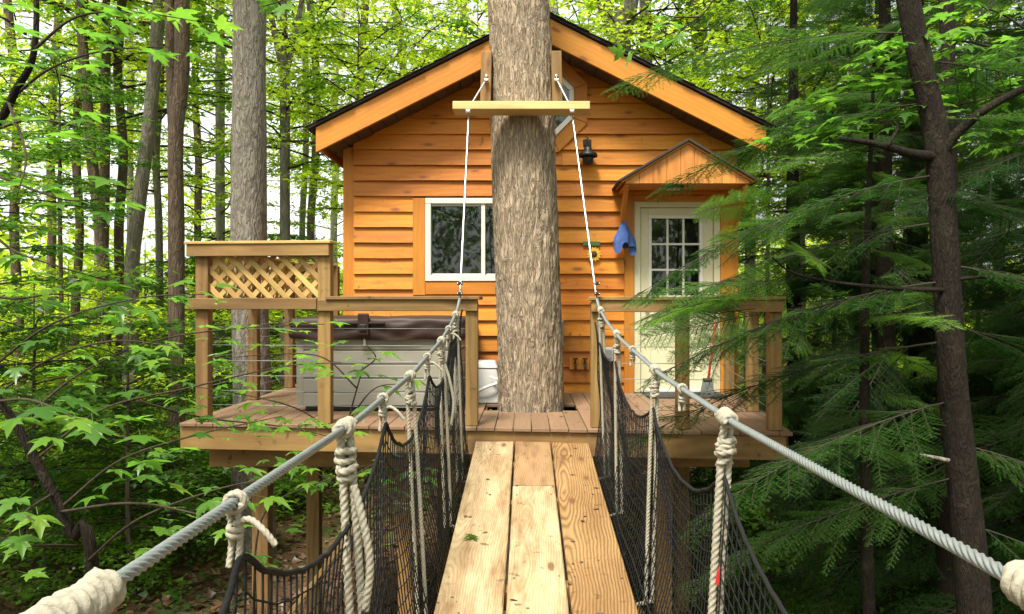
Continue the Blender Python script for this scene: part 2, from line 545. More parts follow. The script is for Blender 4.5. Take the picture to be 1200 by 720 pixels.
M['greybox'] = plain('grey_enclosure', (0.22, 0.23, 0.23), 0.5, 0.1)
M['mat'] = plain('black_doormat', (0.03, 0.029, 0.028), 0.95, 0, 0.4, 70, 0.5)
M['bulb'] = plain('frosted_lens', (0.55, 0.53, 0.47), 0.35)

def glass_mat():
    t = NT('window_glass')
    tr = t.n('ShaderNodeBsdfTransparent'); tr.inputs[0].default_value = (0.80, 0.83, 0.80, 1)
    gl = t.n('ShaderNodeBsdfGlossy'); gl.inputs['Roughness'].default_value = 0.02; gl.inputs[0].default_value = (1, 1, 1, 1)
    tc = t.n('ShaderNodeTexCoord')
    t.l(t.bump(t.noise(tc.outputs['Object'], 2.0, 1), 0.05, 0.05), gl.inputs['Normal'])
    fr = t.n('ShaderNodeFresnel'); fr.inputs[0].default_value = 1.5
    mx = t.n('ShaderNodeMixShader')
    t.l(t.math('MULTIPLY', fr.outputs[0], 0.8), mx.inputs[0])
    t.l(tr.outputs[0], mx.inputs[1]); t.l(gl.outputs[0], mx.inputs[2])
    t.l(mx.outputs[0], t.out.inputs[0])
    return t.m
M['glass'] = glass_mat()

M['bark_big'] = bark('ridged_grey_bark', (0.45, 0.35, 0.245), (0.07, 0.052, 0.035), 30, 3.4, 0.0, bump=0.9, lichen=0.12, lcol=(0.42, 0.41, 0.34), dist=0.02)
M['bark_grey'] = bark('grey_forest_bark', (0.27, 0.235, 0.20), (0.085, 0.07, 0.055), 11, 2.2, 0.3, (0.12, 0.14, 0.06), 0.9, 0.4, (0.33, 0.35, 0.27))
M['bark_pale'] = bark('pale_forest_bark', (0.33, 0.31, 0.27), (0.13, 0.115, 0.095), 9, 2.0, 0.2, (0.14, 0.17, 0.07), 0.7, 0.5, (0.42, 0.43, 0.37))
M['bark_brown'] = bark('brown_forest_bark', (0.16, 0.11, 0.08), (0.045, 0.03, 0.022), 10, 2.0, 0.25, (0.09, 0.11, 0.04), 0.9, 0.3, (0.22, 0.23, 0.17))
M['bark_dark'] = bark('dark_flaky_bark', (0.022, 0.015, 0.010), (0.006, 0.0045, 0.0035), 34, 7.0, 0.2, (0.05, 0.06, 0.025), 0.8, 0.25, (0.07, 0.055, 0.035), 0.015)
M['twig'] = bark('twig_bark', (0.07, 0.05, 0.035), (0.02, 0.014, 0.01), 40, 12, 0, bump=0.3)
M['twig_dark'] = plain('hemlock_twig', (0.028, 0.020, 0.013), 0.9)
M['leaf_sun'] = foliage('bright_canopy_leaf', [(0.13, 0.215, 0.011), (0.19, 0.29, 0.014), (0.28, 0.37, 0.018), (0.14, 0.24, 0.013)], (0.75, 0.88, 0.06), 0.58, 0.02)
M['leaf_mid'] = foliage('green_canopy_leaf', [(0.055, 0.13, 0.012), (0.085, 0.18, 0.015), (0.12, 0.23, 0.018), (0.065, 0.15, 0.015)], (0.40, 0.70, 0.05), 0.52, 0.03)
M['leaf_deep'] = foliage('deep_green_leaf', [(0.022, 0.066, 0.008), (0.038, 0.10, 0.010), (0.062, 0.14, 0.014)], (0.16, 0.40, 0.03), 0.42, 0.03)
M['maple'] = foliage('maple_leaf', [(0.030, 0.10, 0.010), (0.06, 0.16, 0.013), (0.12, 0.24, 0.018), (0.040, 0.12, 0.018), (0.085, 0.19, 0.014), (0.15, 0.26, 0.02)], (0.30, 0.66, 0.06), 0.45, 0.045, False)
M['needle'] = foliage('hemlock_needle', [(0.014, 0.046, 0.010), (0.026, 0.070, 0.012), (0.045, 0.105, 0.015)], (0.10, 0.26, 0.03), 0.33, 0.012, False)
M['needle_new'] = foliage('young_hemlock_needle', [(0.06, 0.15, 0.02), (0.10, 0.22, 0.025), (0.045, 0.12, 0.025)], (0.34, 0.62, 0.05), 0.45, 0.03, False)
M['litter'] = foliage('fallen_leaf', [(0.10, 0.052, 0.028), (0.16, 0.09, 0.05), (0.21, 0.13, 0.075), (0.07, 0.038, 0.022), (0.13, 0.06, 0.03)], (0.2, 0.1, 0.04), 0.1, 0.04)

# ------------------------------------------------------------------ ground
def gz(x, y):
    d = max(0.0, math.hypot(x * 0.8, y) - 14.0)
    base = -2.75 + 0.022 * d
    base += 0.22 * mnoise.noise(Vector((x * 0.13, y * 0.13, 0.3))) + 0.06 * mnoise.noise(Vector((x * 0.7, y * 0.7, 1.3)))
    base -= 0.5 * math.exp(-((x - 3.5) ** 2 + (y - 7) ** 2) / 30.0)
    return base

def ground_mat():
    t = NT('forest_floor')
    tc = t.n('ShaderNodeTexCoord')
    v = tc.outputs['Object']
    a = t.noise(v, 0.5, 6, 0.65)
    b = t.noise(v, 9.0, 6, 0.7)
    vo = t.n('ShaderNodeTexVoronoi'); vo.inputs['Scale'].default_value = 13.0
    t.l(v, vo.inputs['Vector'])
    c = t.ramp(b, [(0.3, (0.035, 0.02, 0.012)), (0.5, (0.10, 0.058, 0.033)), (0.7, (0.17, 0.10, 0.06))])
    c = t.mix(t.math('MULTIPLY', vo.outputs['Color'], 0.5), c, (0.06, 0.034, 0.02))
    c = t.mix(t.ramp(a, [(0.52, (0, 0, 0)), (0.68, (0.8, 0.8, 0.8))]), c, (0.045, 0.085, 0.02))
    t.bsdf(c, 0.95, 0, t.bump(t.math('ADD', b, vo.outputs['Distance']), 0.8, 0.05), 0.15)
    return t.m
def build_ground():
    ax = np.concatenate([np.linspace(-170, -40, 14)[:-1], np.linspace(-40, 40, 107), np.linspace(40, 170, 14)[1:]])
    ay = np.concatenate([np.linspace(-170, -12, 14)[:-1], np.linspace(-12, 55, 90), np.linspace(55, 190, 14)[1:]])
    V = [(x, y, gz(x, y)) for y in ay for x in ax]
    nx = len(ax)
    Fc = [(j * nx + i, j * nx + i + 1, (j + 1) * nx + i + 1, (j + 1) * nx + i) for j in range(len(ay) - 1) for i in range(nx - 1)]
    o = mobj('ground', np_mesh('ground', V, Fc, True), ground_mat())
    o['kind'] = 'structure'
build_ground()

# ------------------------------------------------------------------ cabin
WY = 8.65                       # front wall plane
WX0, WX1, AX = -2.066, 2.376, 0.155
RY = 8.20                       # rake fascia plane
PITCH = 0.504
APEX_Z = 4.14                   # roof edge apex (top)
cabin = thing('cabin', 'small cabin with orange cedar lap siding and a dark gabled roof', 'cabin', (AX, WY, 0))
WALL = lambda x, z, y=WY: frame_mw((x, y, z), (1, 0, 0), (0, 0, 1), (0, -1, 0))    # local x right, y up, z towards camera

def roof_under(x):              # underside of the soffit
    return APEX_Z - 0.30 - PITCH * abs(x - AX)

# wall core (set back, dark) and the other three walls
core = [(WX0 + 0.02, -0.25), (WX1 - 0.02, -0.25), (WX1 - 0.02, roof_under(WX1) + 0.15), (AX, roof_under(AX) + 0.15), (WX0 + 0.02, roof_under(WX0) + 0.15)]
prism('wall_core', core, 0.0, 0.05, M['inside'], cabin, WALL(0, 0, WY + 0.17), 0)
prism('rear_wall', core, 0.0, 0.08, M['siding'], cabin, WALL(0, 0, 13.4), 0)
for sx_, xw in ((-1, WX0 + 0.03), (1, WX1 - 0.03)):
    bx('side_wall', xw - 0.03, xw + 0.03, WY + 0.005, 13.32, -0.25, roof_under(WX0) + 0.1, M['siding'], cabin, 0, 'y')

# openings cut out of the siding courses (x0, x1, z0, z1)
WIN = (-1.134, 0.163, 1.25, 2.18)
DOOR = (1.21, 2.175, 0.0, 2.145)
OPEN = [(WIN[0] - 0.14, WIN[1] + 0.14, WIN[2] - 0.03, WIN[3] + 0.03), (DOOR[0] - 0.115, DOOR[1] + 0.20, -0.2, DOOR[3] + 0.12)]
COURSE = 0.1742
z = -0.06
ci = 0
while z < APEX_Z - 0.4:
    zt = z + COURSE + 0.022
    spans = [(WX0 + 0.125, WX1 - 0.03)]
    for (a, b, c, d) in OPEN:
        if z + COURSE * 0.5 > c and z + COURSE * 0.5 < d:
            ns = []
            for (s, e) in spans:
                if b <= s or a >= e:
                    ns.append((s, e))
                else:
                    if a > s: ns.append((s, a))
                    if b < e: ns.append((b, e))
            spans = ns
    for (s, e) in spans:
        if e - s < 0.05:
            continue
        cuts = [s, e]
        if e - s > 3.0:                      # butt joints in the long runs
            cuts = [s, s + (e - s) * random.uniform(0.40, 0.62), e]
        for s0, e0 in zip(cuts[:-1], cuts[1:]):
            n = max(2, int((e0 - s0) / 0.09))
            ph = random.uniform(0, 50)
            wob = lambda x: 0.0042 * mnoise.noise(Vector((x * 2.2 + ph, ph, 0))) + 0.0022 * mnoise.noise(Vector((x * 8 + ph, 3, 0)))
            xs = [s0 + 0.0012 + (e0 - s0 - 0.0024) * i / n for i in range(n + 1)]
            poly = [(x, wob(x)) for x in xs] + [(xs[-1], zt - z), (xs[0], zt - z)]
            # trim to the rake
            top = lambda x: roof_under(x) + 0.03 - z
            poly = clip(poly, -PITCH, 1, APEX_Z - 0.30 + 0.03 - z - PITCH * AX)
            poly = clip(poly, PITCH, 1, APEX_Z - 0.30 + 0.03 - z + PITCH * AX)
            if len(poly) < 3:
                continue
            cx = sum(p[0] for p in poly) / len(poly)
            poly = [(p[0] - cx, p[1]) for p in poly]
            th = random.uniform(0.040, 0.050)
            prism('siding_board', poly, 0.0, (lambda x, y, th=th: 0.008 + (th - 0.008) * (1 - max(0, y) / (COURSE + 0.022))),
                  M['siding'], cabin, WALL(cx, z), 0)
    z += COURSE
    ci += 1

# corner boards
for xa, xb in ((WX0, WX0 + 0.128), (WX1 - 0.115, WX1)):
    prism('corner_board', [(-0.06, xa - (xa + xb) / 2), (roof_under(WX0) + 0.02, xa - (xa + xb) / 2), (roof_under(WX0) + 0.02 + 0.03, xb - (xa + xb) / 2), (-0.06, xb - (xa + xb) / 2)],
          0, 0.052, M['trim'], cabin, frame_mw(((xa + xb) / 2, WY, 0), (0, 0, 1), (1, 0, 0), (0, -1, 0)) @ Matrix.Scale(-1, 4, (0, 0, 1)), 0.004)

# roof: two slabs, rake fascias, soffits, shingle tips along the rakes
HALF = 2.48
cosp = 1 / math.sqrt(1 + PITCH * PITCH)
for s in (-1, 1):
    sl = Vector((s * cosp, 0, -PITCH * cosp))
    up = Vector((s * PITCH * cosp, 0, cosp))
    A = Vector((AX, 0, APEX_Z))
    L = HALF / cosp
    # slab (sheathing + shingles)
    c0 = A + up * -0.02
    m = frame_mw(c0 + Vector((0, RY - 0.03, 0)), (0, 1, 0), sl, Vector((0, 1, 0)).cross(sl))
    L2 = L + 0.03
    roof = prism('roof', [(0, 0), (5.75, 0), (5.75, L2), (0, L2)], -0.012, 0.012, M['shingle'], cabin, m, 0.003)
    # rake fascia
    fp0 = A + up * -0.165 + Vector((0, RY + 0.02, 0))
    f0 = fp0 + sl * 0.0
    f1 = fp0 + sl * (L - 0.0)
    # plumb-cut ends: polygon in (along, up)
    hh = 0.119
    k = PITCH
    poly = [(0 - k * (-hh) * 1.0, -hh), (L - k * (-hh), -hh), (L - k * hh, hh), (0 - k * hh, hh)]
    mwf = frame_mw(fp0, sl, up, sl.cross(up)) if s > 0 else frame_mw(fp0, sl, up, sl.cross(up))
    prism('rake_fascia', poly, -0.02, 0.02, M['trim'], cabin, mwf, 0.004)
    # eave fascia
    e = A + sl * (L - 0.012) + up * -0.155
    bx('eave_fascia', e.x - 0.015 * s - 0.012, e.x - 0.015 * s + 0.012, RY + 0.045, 13.9, e.z - 0.11, e.z + 0.10, M['trim'], cabin, 0.003, 'y')
    # soffit panels under the rake
    npan = 17
    for i in range(npan):
        a0 = 0.02 + (L - 0.10) * i / npan
        a1 = 0.02 + (L - 0.10) * (i + 1) / npan - 0.008
        q = A + up * -0.255
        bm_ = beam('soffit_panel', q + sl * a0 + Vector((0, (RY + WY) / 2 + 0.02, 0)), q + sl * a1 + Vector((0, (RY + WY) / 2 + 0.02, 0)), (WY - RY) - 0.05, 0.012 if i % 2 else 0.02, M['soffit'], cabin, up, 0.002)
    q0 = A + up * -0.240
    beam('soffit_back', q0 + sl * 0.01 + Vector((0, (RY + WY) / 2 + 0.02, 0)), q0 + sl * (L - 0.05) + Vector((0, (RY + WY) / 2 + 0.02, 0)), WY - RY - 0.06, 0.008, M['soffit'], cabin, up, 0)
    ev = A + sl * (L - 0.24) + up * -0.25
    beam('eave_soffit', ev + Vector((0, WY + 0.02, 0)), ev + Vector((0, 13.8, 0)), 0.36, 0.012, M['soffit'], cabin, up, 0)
    # shingle tips showing along the rake edge
    ns = 20
    for i in range(ns):
        a0 = L2 * i / ns
        q = A + up * (-0.004 + random.uniform(-0.001, 0.002)) + sl * (a0 + 0.075) + Vector((0, RY + 0.10 + random.uniform(-0.012, 0.008), 0))
        beam('shingle', q - sl * 0.075 + up * -0.002, q + sl * 0.078 + up * 0.006, 0.30, 0.008, M['shingle'], cabin, up, 0.002)

# main sliding window
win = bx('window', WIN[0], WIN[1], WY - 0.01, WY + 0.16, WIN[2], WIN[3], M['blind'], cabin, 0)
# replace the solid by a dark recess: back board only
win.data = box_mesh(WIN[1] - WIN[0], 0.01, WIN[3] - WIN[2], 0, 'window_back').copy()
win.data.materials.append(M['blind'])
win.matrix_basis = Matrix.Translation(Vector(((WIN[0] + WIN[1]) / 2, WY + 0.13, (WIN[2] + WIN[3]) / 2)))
WM[win.name] = win.matrix_basis.copy()
fw = 0.062
def wfr(x0, x1, z0, z1, y0=WY - 0.055, y1=WY + 0.12, m='white', nm='frame', par=win, bev=0.004, ax='x'):
    return bx(nm, x0, x1, y0, y1, z0, z1, M[m], par, bev, ax)
wfr(WIN[0], WIN[1], WIN[3] - fw, WIN[3])
wfr(WIN[0], WIN[1], WIN[2], WIN[2] + fw)
wfr(WIN[0], WIN[0] + fw, WIN[2] + fw, WIN[3] - fw, y0=WY - 0.053, ax='z')
wfr(WIN[1] - fw, WIN[1], WIN[2] + fw, WIN[3] - fw, y0=WY - 0.053, ax='z')
wm = (WIN[0] + WIN[1]) / 2
wfr(wm - 0.022, wm + 0.022, WIN[2] + fw, WIN[3] - fw, WY - 0.04, WY + 0.06, nm='mullion', ax='z')
wfr(WIN[0] + fw, wm - 0.022, WIN[2] + fw, WIN[2] + fw + 0.022, WY - 0.02, WY + 0.05, nm='sash')
wfr(WIN[0] + fw, wm - 0.022, WIN[3] - fw - 0.022, WIN[3] - fw, WY - 0.02, WY + 0.05, nm='sash')
wfr(wm + 0.022, WIN[1] - fw, WIN[2] + fw, WIN[2] + fw + 0.022, WY + 0.0, WY + 0.05, nm='sash')
wfr(wm + 0.022, WIN[1] - fw, WIN[3] - fw - 0.022, WIN[3] - fw, WY + 0.0, WY + 0.05, nm='sash')
for a, b in ((WIN[0] + fw, wm - 0.022), (wm + 0.022, WIN[1] - fw)):
    bx('pane', a, b, WY + 0.028, WY + 0.032, WIN[2] + fw, WIN[3] - fw, M['glass'], win, 0)
# wooden casing round it
bx('window_casing', WIN[0] - 0.14, WIN[0] - 0.002, WY - 0.045, WY, WIN[2] - 0.16, WIN[3] + 0.002, M['trim'], cabin, 0.004, 'z')
bx('window_casing', WIN[1] + 0.002, WIN[1] + 0.14, WY - 0.045, WY, WIN[2] - 0.16, WIN[3] + 0.002, M['trim'], cabin, 0.004, 'z')
bx('window_casing', WIN[0], WIN[1], WY - 0.043, WY, WIN[2] - 0.15, WIN[2] - 0.003, M['trim'], cabin, 0.004, 'x')

# octagonal gable window
OC = Vector((0.135, 0, 3.24))
octw = prism('octagon_window', [(0.40 / math.cos(math.pi / 8) * math.cos(math.pi / 8 + i * math.pi / 4), 0.40 / math.cos(math.pi / 8) * math.sin(math.pi / 8 + i * math.pi / 4)) for i in range(8)],
             0.0, 0.048, M['inside'], cabin, WALL(OC.x, OC.z), 0)
def octring(nm, r0, r1, z1, mat):
    for i in range(8):
        a0, a1 = math.pi / 8 + i * math.pi / 4 + 0.004, math.pi / 8 + (i + 1) * math.pi / 4 - 0.004
        k0, k1 = r0 / math.cos(math.pi / 8), r1 / math.cos(math.pi / 8)
        am = (a0 + a1) / 2
        # local frame with x along the piece so that the grain follows it
        ax = Vector((-math.sin(am), 0, math.cos(am))); ay = Vector((math.cos(am), 0, math.sin(am)))
        pts = []
        for kk, aa in ((k0, a0), (k0, a1), (k1, a1), (k1, a0)):
            w = Vector((kk * math.cos(aa), 0, kk * math.sin(aa)))
            pts.append((w.dot(ax), w.dot(ay)))
        prism(nm, pts, 0.0, z1, mat, octw, frame_mw((OC.x, WY, OC.z), ax, ay, ax.cross(ay)) if ax.cross(ay).y < 0 else frame_mw((OC.x, WY - z1, OC.z), ax, ay, ax.cross(ay)), 0.003)
octring('casing', 0.395, 0.545, 0.058, M['trim'])
octring('frame', 0.34, 0.394, 0.075, M['white'])
prism('pane', [(0.345 / math.cos(math.pi / 8) * math.cos(math.pi / 8 + i * math.pi / 4), 0.345 / math.cos(math.pi / 8) * math.sin(math.pi / 8 + i * math.pi / 4)) for i in range(8)],
      0.052, 0.056, M['glass'], octw, WALL(OC.x, OC.z), 0)

# door
dx0, dx1, dz1 = DOOR[0], DOOR[1], DOOR[3]
door = bx('door', dx0 + 0.075, dx1 - 0.075, WY + 0.0, WY + 0.05, 0.045, 1.05, M['cream'], cabin, 0.003, 'z')
gx0, gx1, gz0, gz1 = (760 - 617) / 104.05, (823 - 617) / 104.05, 1.055, 1.99
bx('door_stile', dx0 + 0.075, gx0, WY + 0.001, WY + 0.05, 1.05, dz1 - 0.07, M['cream'], door, 0.002, 'z')
bx('door_stile', gx1, dx1 - 0.075, WY + 0.001, WY + 0.05, 1.05, dz1 - 0.07, M['cream'], door, 0.002, 'z')
bx('door_rail', gx0, gx1, WY + 0.0015, WY + 0.05, gz1, dz1 - 0.07, M['cream'], door, 0.002)
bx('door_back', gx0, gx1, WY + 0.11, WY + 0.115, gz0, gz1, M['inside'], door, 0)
gf = 0.034
for a, b, c, d in ((gx0, gx1, gz1 - gf, gz1 + 0.002), (gx0, gx1, gz0 - 0.004, gz0 + gf), (gx0 - 0.004, gx0 + gf, gz0 + gf, gz1 - gf), (gx1 - gf, gx1 + 0.004, gz0 + gf, gz1 - gf)):
    bx('lite_frame', a, b, WY - 0.018, WY + 0.052, c, d, M['white'], door, 0.004)
pw, phh = (gx1 - gx0 - 2 * gf) / 3, (gz1 - gz0 - 2 * gf) / 3
for i in (1, 2):
    xm = gx0 + gf + pw * i
    bx('muntin', xm - 0.011, xm + 0.011, WY - 0.010, WY + 0.03, gz0 + gf, gz1 - gf, M['white'], door, 0.003)
    zm = gz0 + gf + phh * i
    bx('muntin', gx0 + gf, gx1 - gf, WY - 0.0085, WY + 0.03, zm - 0.011, zm + 0.011, M['white'], door, 0.003)
for i in range(3):
    for j in range(3):
        o = bx('pane', gx0 + gf + pw * i + 0.011, gx0 + gf + pw * (i + 1) - 0.011, WY + 0.012, WY + 0.016, gz0 + gf + phh * j + 0.011, gz0 + gf + phh * (j + 1) - 0.011, M['glass'], door, 0)
V_, Q_ = lathe([(0.0, 0.07), (0.02, 0.068), (0.028, 0.055), (0.024, 0.042), (0.011, 0.03), (0.011, 0.012), (0.03, 0.008), (0.03, 0.0)], 16)
mobj('door_knob', np_mesh('door_knob', V_, Q_, True), M['bright'], door, WALL(dx0 + 0.135, 0.98, WY))
# lower panel moulding
for a, b, c, d in ((gx0, gx1, 0.86, 0.885), (gx0, gx1, 0.24, 0.265), (gx0, gx0 + 0.025, 0.266, 0.859), (gx1 - 0.025, gx1, 0.266, 0.859)):
    bx('panel_moulding', a, b, WY - 0.008, WY + 0.01, c, d, M['cream'], door, 0.003)
# jambs, head, sill
bx('door_jamb', dx0, dx0 + 0.07, WY - 0.03, WY + 0.12, 0.0, dz1, M['cream'], cabin, 0.004, 'z')
bx('door_jamb', dx1 - 0.07, dx1, WY - 0.03, WY + 0.12, 0.0, dz1, M['cream'], cabin, 0.004, 'z')
bx('door_head', dx0 + 0.07, dx1 - 0.07, WY - 0.029, WY + 0.12, dz1 - 0.066, dz1, M['cream'], cabin, 0.004)
bx('door_sill', dx0 + 0.072, dx1 - 0.072, WY - 0.07, WY + 0.1, 0.004, 0.042, M['white'], cabin, 0.006)
bx('door_casing', dx0 - 0.115, dx0 - 0.002, WY - 0.045, WY + 0.05, -0.05, dz1 + 0.115, M['trim'], cabin, 0.004, 'z')
bx('door_casing', dx1 + 0.002, dx1 + 0.20, WY - 0.045, WY + 0.05, -0.05, dz1 + 0.115, M['trim'], cabin, 0.004, 'z')
bx('door_casing', dx0 - 0.002, dx1 + 0.002, WY - 0.043, WY + 0.05, dz1 + 0.002, dz1 + 0.115, M['trim'], cabin, 0.004, 'x')

# little gabled hood over the door
HY = 8.05
hsc = F / HY
hz = lambda py: EYE + (361 - py) * HY / F
hxp = lambda px: (px - 617) * HY / F
hA = Vector((hxp(806), HY, hz(163)))
hw, hdrop = 79 / hsc, 47 / hsc
hpit = hdrop / hw
hroot = bx('door_hood', hxp(735), hxp(878), HY + 0.03, WY - 0.0, hz(214) + 0.0, hz(214) + 0.02, M['hoodwood'], cabin, 0.002, 'y')
nb = 9
hx0, hx1 = hxp(733), hxp(879)
for i in range(nb):
    a, b = hx0 + (hx1 - hx0) * i / nb + 0.001, hx0 + (hx1 - hx0) * (i + 1) / nb - 0.001
    cxm = (a + b) / 2
    z0 = hz(214) - 0.012
    poly = [(a, z0), (b, z0), (b, 9), (a, 9)]
    zz = hA.z - 0.045
    poly = clip(poly, -hpit, 1, zz - hpit * hA.x)
    poly = clip(poly, hpit, 1, zz + hpit * hA.x)
    if len(poly) < 3 or max(p[1] for p in poly) - z0 < 0.012:
        continue
    prism('hood_board', [(p[1] - z0, p[0] - cxm) for p in poly], 0.0, 0.018, M['hoodwood'], hroot,
          frame_mw((cxm, HY + 0.018 + random.uniform(-0.001, 0.001), z0), (0, 0, 1), (1, 0, 0), (0, 1, 0)) @ Matrix.Scale(-1, 4, (0, 0, 1)), 0.004)
for s in (-1, 1):
    cp = 1 / math.sqrt(1 + hpit ** 2)
    sl = Vector((s * cp, 0, -hpit * cp)); up = Vector((s * hpit * cp, 0, cp))
    Lh = (hw + 0.03) / cp
    c = hA + Vector((0, (WY - HY) / 2 - 0.03, 0))
    beam('hood_roof', c + up * -0.012, c + up * -0.012 + sl * Lh, WY - HY + 0.05, 0.024, M['shingle'], hroot, up, 0.003)
    beam('hood_sheathing', c + up * -0.035, c + up * -0.035 + sl * (Lh - 0.03), WY - HY - 0.01, 0.018, M['trim'], hroot, up, 0.002)
    xb = hx0 + 0.02 if s < 0 else hx1 - 0.02
    beam('hood_bracket', (xb, HY + 0.06, hz(214) - 0.005), (xb, WY - 0.055, hz(214) - 0.46), 0.045, 0.065, M['trim'], hroot, (0, 1, 0), 0.004)
    bx('hood_arm', xb - 0.022, xb + 0.022, HY + 0.035, WY - 0.045, hz(214) - 0.04, hz(214) - 0.003, M['trim'], hroot, 0.003, 'y')
V_, Q_ = lathe([(0.0, -0.035), (0.05, -0.034), (0.10, -0.026), (0.118, -0.012), (0.12, 0.0), (0.0, 0.0)], 24)
lamp2 = mobj('ceiling_lamp', np_mesh('ceiling_lamp', V_, Q_, True), M['black'], None, Matrix.Translation(Vector((hxp(794), HY + 0.25, hz(214) - 0.001))))
tag(lamp2, 'flat round dark lamp under the hood above the door', 'lamp')
V_, Q_ = lathe([(0.0, -0.043), (0.05, -0.042), (0.082, -0.035), (0.084, -0.029), (0.0, -0.029)], 24)
mobj('lens', np_mesh('lens', V_, Q_, True), M['bulb'], lamp2, WM[lamp2.name])

# barn lamp on the wall
lp = P(689, 185, WY - 0.15)
lamp = thing('wall_lamp', 'black barn style wall lamp on the siding above the window line', 'lamp', lp)
def lz(py): return EYE + (361 - py) * (WY - 0.15) / F
V_, Q_ = lathe([(0.012, 0.13), (0.03, 0.125), (0.045, 0.10), (0.05, 0.075), (0.10, 0.045), (0.108, 0.01), (0.10, 0.008), (0.09, 0.035), (0.04, 0.06)], 24)
mobj('shade', np_mesh('shade', V_, Q_, True), M['black'], lamp, Matrix.Translation(lp))
V_, Q_ = lathe([(0.0, -0.085), (0.03, -0.083), (0.055, -0.068), (0.062, -0.03), (0.062, 0.02), (0.05, 0.05)], 20)
mobj('jar', np_mesh('jar', V_, Q_, True), M['black'], lamp, Matrix.Translation(lp))
tube('arm', smooth_path([lp + Vector((0, 0, 0.12)), lp + Vector((0, 0.0, 0.2)), lp + Vector((0, 0.06, 0.235)), lp + Vector((0, 0.118, 0.2))], 14), 0.009, M['black'], lamp, 8)
bx('back_plate', lp.x - 0.045, lp.x + 0.045, WY - 0.058, WY - 0.02, lp.z + 0.15, lp.z + 0.225, M['black'], lamp, 0.006)

# wall bits: sign with sunflower, outlet, hose taps, meter box
sg = P(693, 286, WY - 0.05)
sign = thing('wall_sign', 'small green wooden sign with a yellow sunflower hanging below it on the siding', 'sign', sg)
bx('board', sg.x - 0.095, sg.x + 0.095, WY - 0.056, WY - 0.038, sg.z - 0.022, sg.z + 0.028, M['green'], sign, 0.003)
fc = P(696, 298, WY - 0.06)
for i in range(14):
    a = i * 2 * math.pi / 14
    pts = [(0.025, -0.009), (0.055, -0.016), (0.088, 0.0), (0.055, 0.016), (0.025, 0.009)]
    mw = frame_mw(fc + Vector((0, -0.004 * (i % 2), 0)), (math.cos(a), 0, math.sin(a)), (-math.sin(a), 0, math.cos(a)), Vector((math.cos(a), 0, math.sin(a))).cross(Vector((-math.sin(a), 0, math.cos(a)))))
    prism('petal', pts, 0, 0.003, M['yellow'], sign, mw, 0)
V_, Q_ = lathe([(0.0, 0.022), (0.02, 0.02), (0.034, 0.01), (0.036, 0.0), (0, 0)], 16)
mobj('flower_centre', np_mesh('flower_centre', V_, Q_, True), M['brown'], sign, WALL(fc.x, fc.z, fc.y - 0.004))
tube('cord', [(sg.x, WY - 0.045, sg.z - 0.02), (fc.x, WY - 0.05, fc.z + 0.03)], 0.002, M['brown'], sign, 5)

ob = P(712, 415, WY - 0.05)
outlet = thing('outlet_box', 'small pale grey outlet box on the siding left of the door', 'outlet', ob)
bx('box', ob.x - 0.055, ob.x + 0.055, WY - 0.10, WY - 0.03, ob.z - 0.075, ob.z + 0.075, M['plastic'], outlet, 0.010, seg=2)
bx('cover', ob.x - 0.04, ob.x + 0.04, WY - 0.112, WY - 0.098, ob.z - 0.055, ob.z + 0.055, M['greybox'], outlet, 0.006)
tp = P(679, 426, WY - 0.06)
tap = thing('hose_tap', 'pair of dark hose taps on a wooden block beside the trunk', 'tap', tp)
bx('block', tp.x - 0.11, tp.x + 0.11, WY - 0.062, WY - 0.03, tp.z - 0.07, tp.z + 0.06, M['trim'], tap, 0.004)
for dx in (-0.05, 0.06):
    b0 = Vector((tp.x + dx, WY - 0.062, tp.z))
    t_ = tube('spout', smooth_path([b0, b0 + Vector((0, -0.05, 0.0)), b0 + Vector((0, -0.085, -0.02)), b0 + Vector((0, -0.095, -0.065))], 12), 0.013, M['black'], tap, 10)
    V_, Q_ = lathe([(0, 0.012), (0.03, 0.012), (0.036, 0.005), (0.03, -0.002), (0, -0.002)], 14)
    mobj('handwheel', np_mesh('handwheel', V_, Q_, True), M['black'], t_, Matrix.Translation(b0 + Vector((0, -0.045, 0.05))))
    tube('stem', [b0 + Vector((0, -0.045, 0)), b0 + Vector((0, -0.045, 0.05))], 0.007, M['black'], t_, 8)
mb = P(655, 390, WY - 0.06)
meter = bx('junction_box', mb.x - 0.055, mb.x + 0.05, WY - 0.13, WY - 0.03, mb.z - 0.15, mb.z + 0.14, M['greybox'], None, 0.008, seg=2)
tag(meter, 'dark grey electrical box on the siding behind the big trunk', 'electrical box')
bx('lid', mb.x - 0.045, mb.x + 0.04, WY - 0.142, WY - 0.129, mb.z - 0.14, mb.z + 0.13, M['greybox'], meter, 0.004)

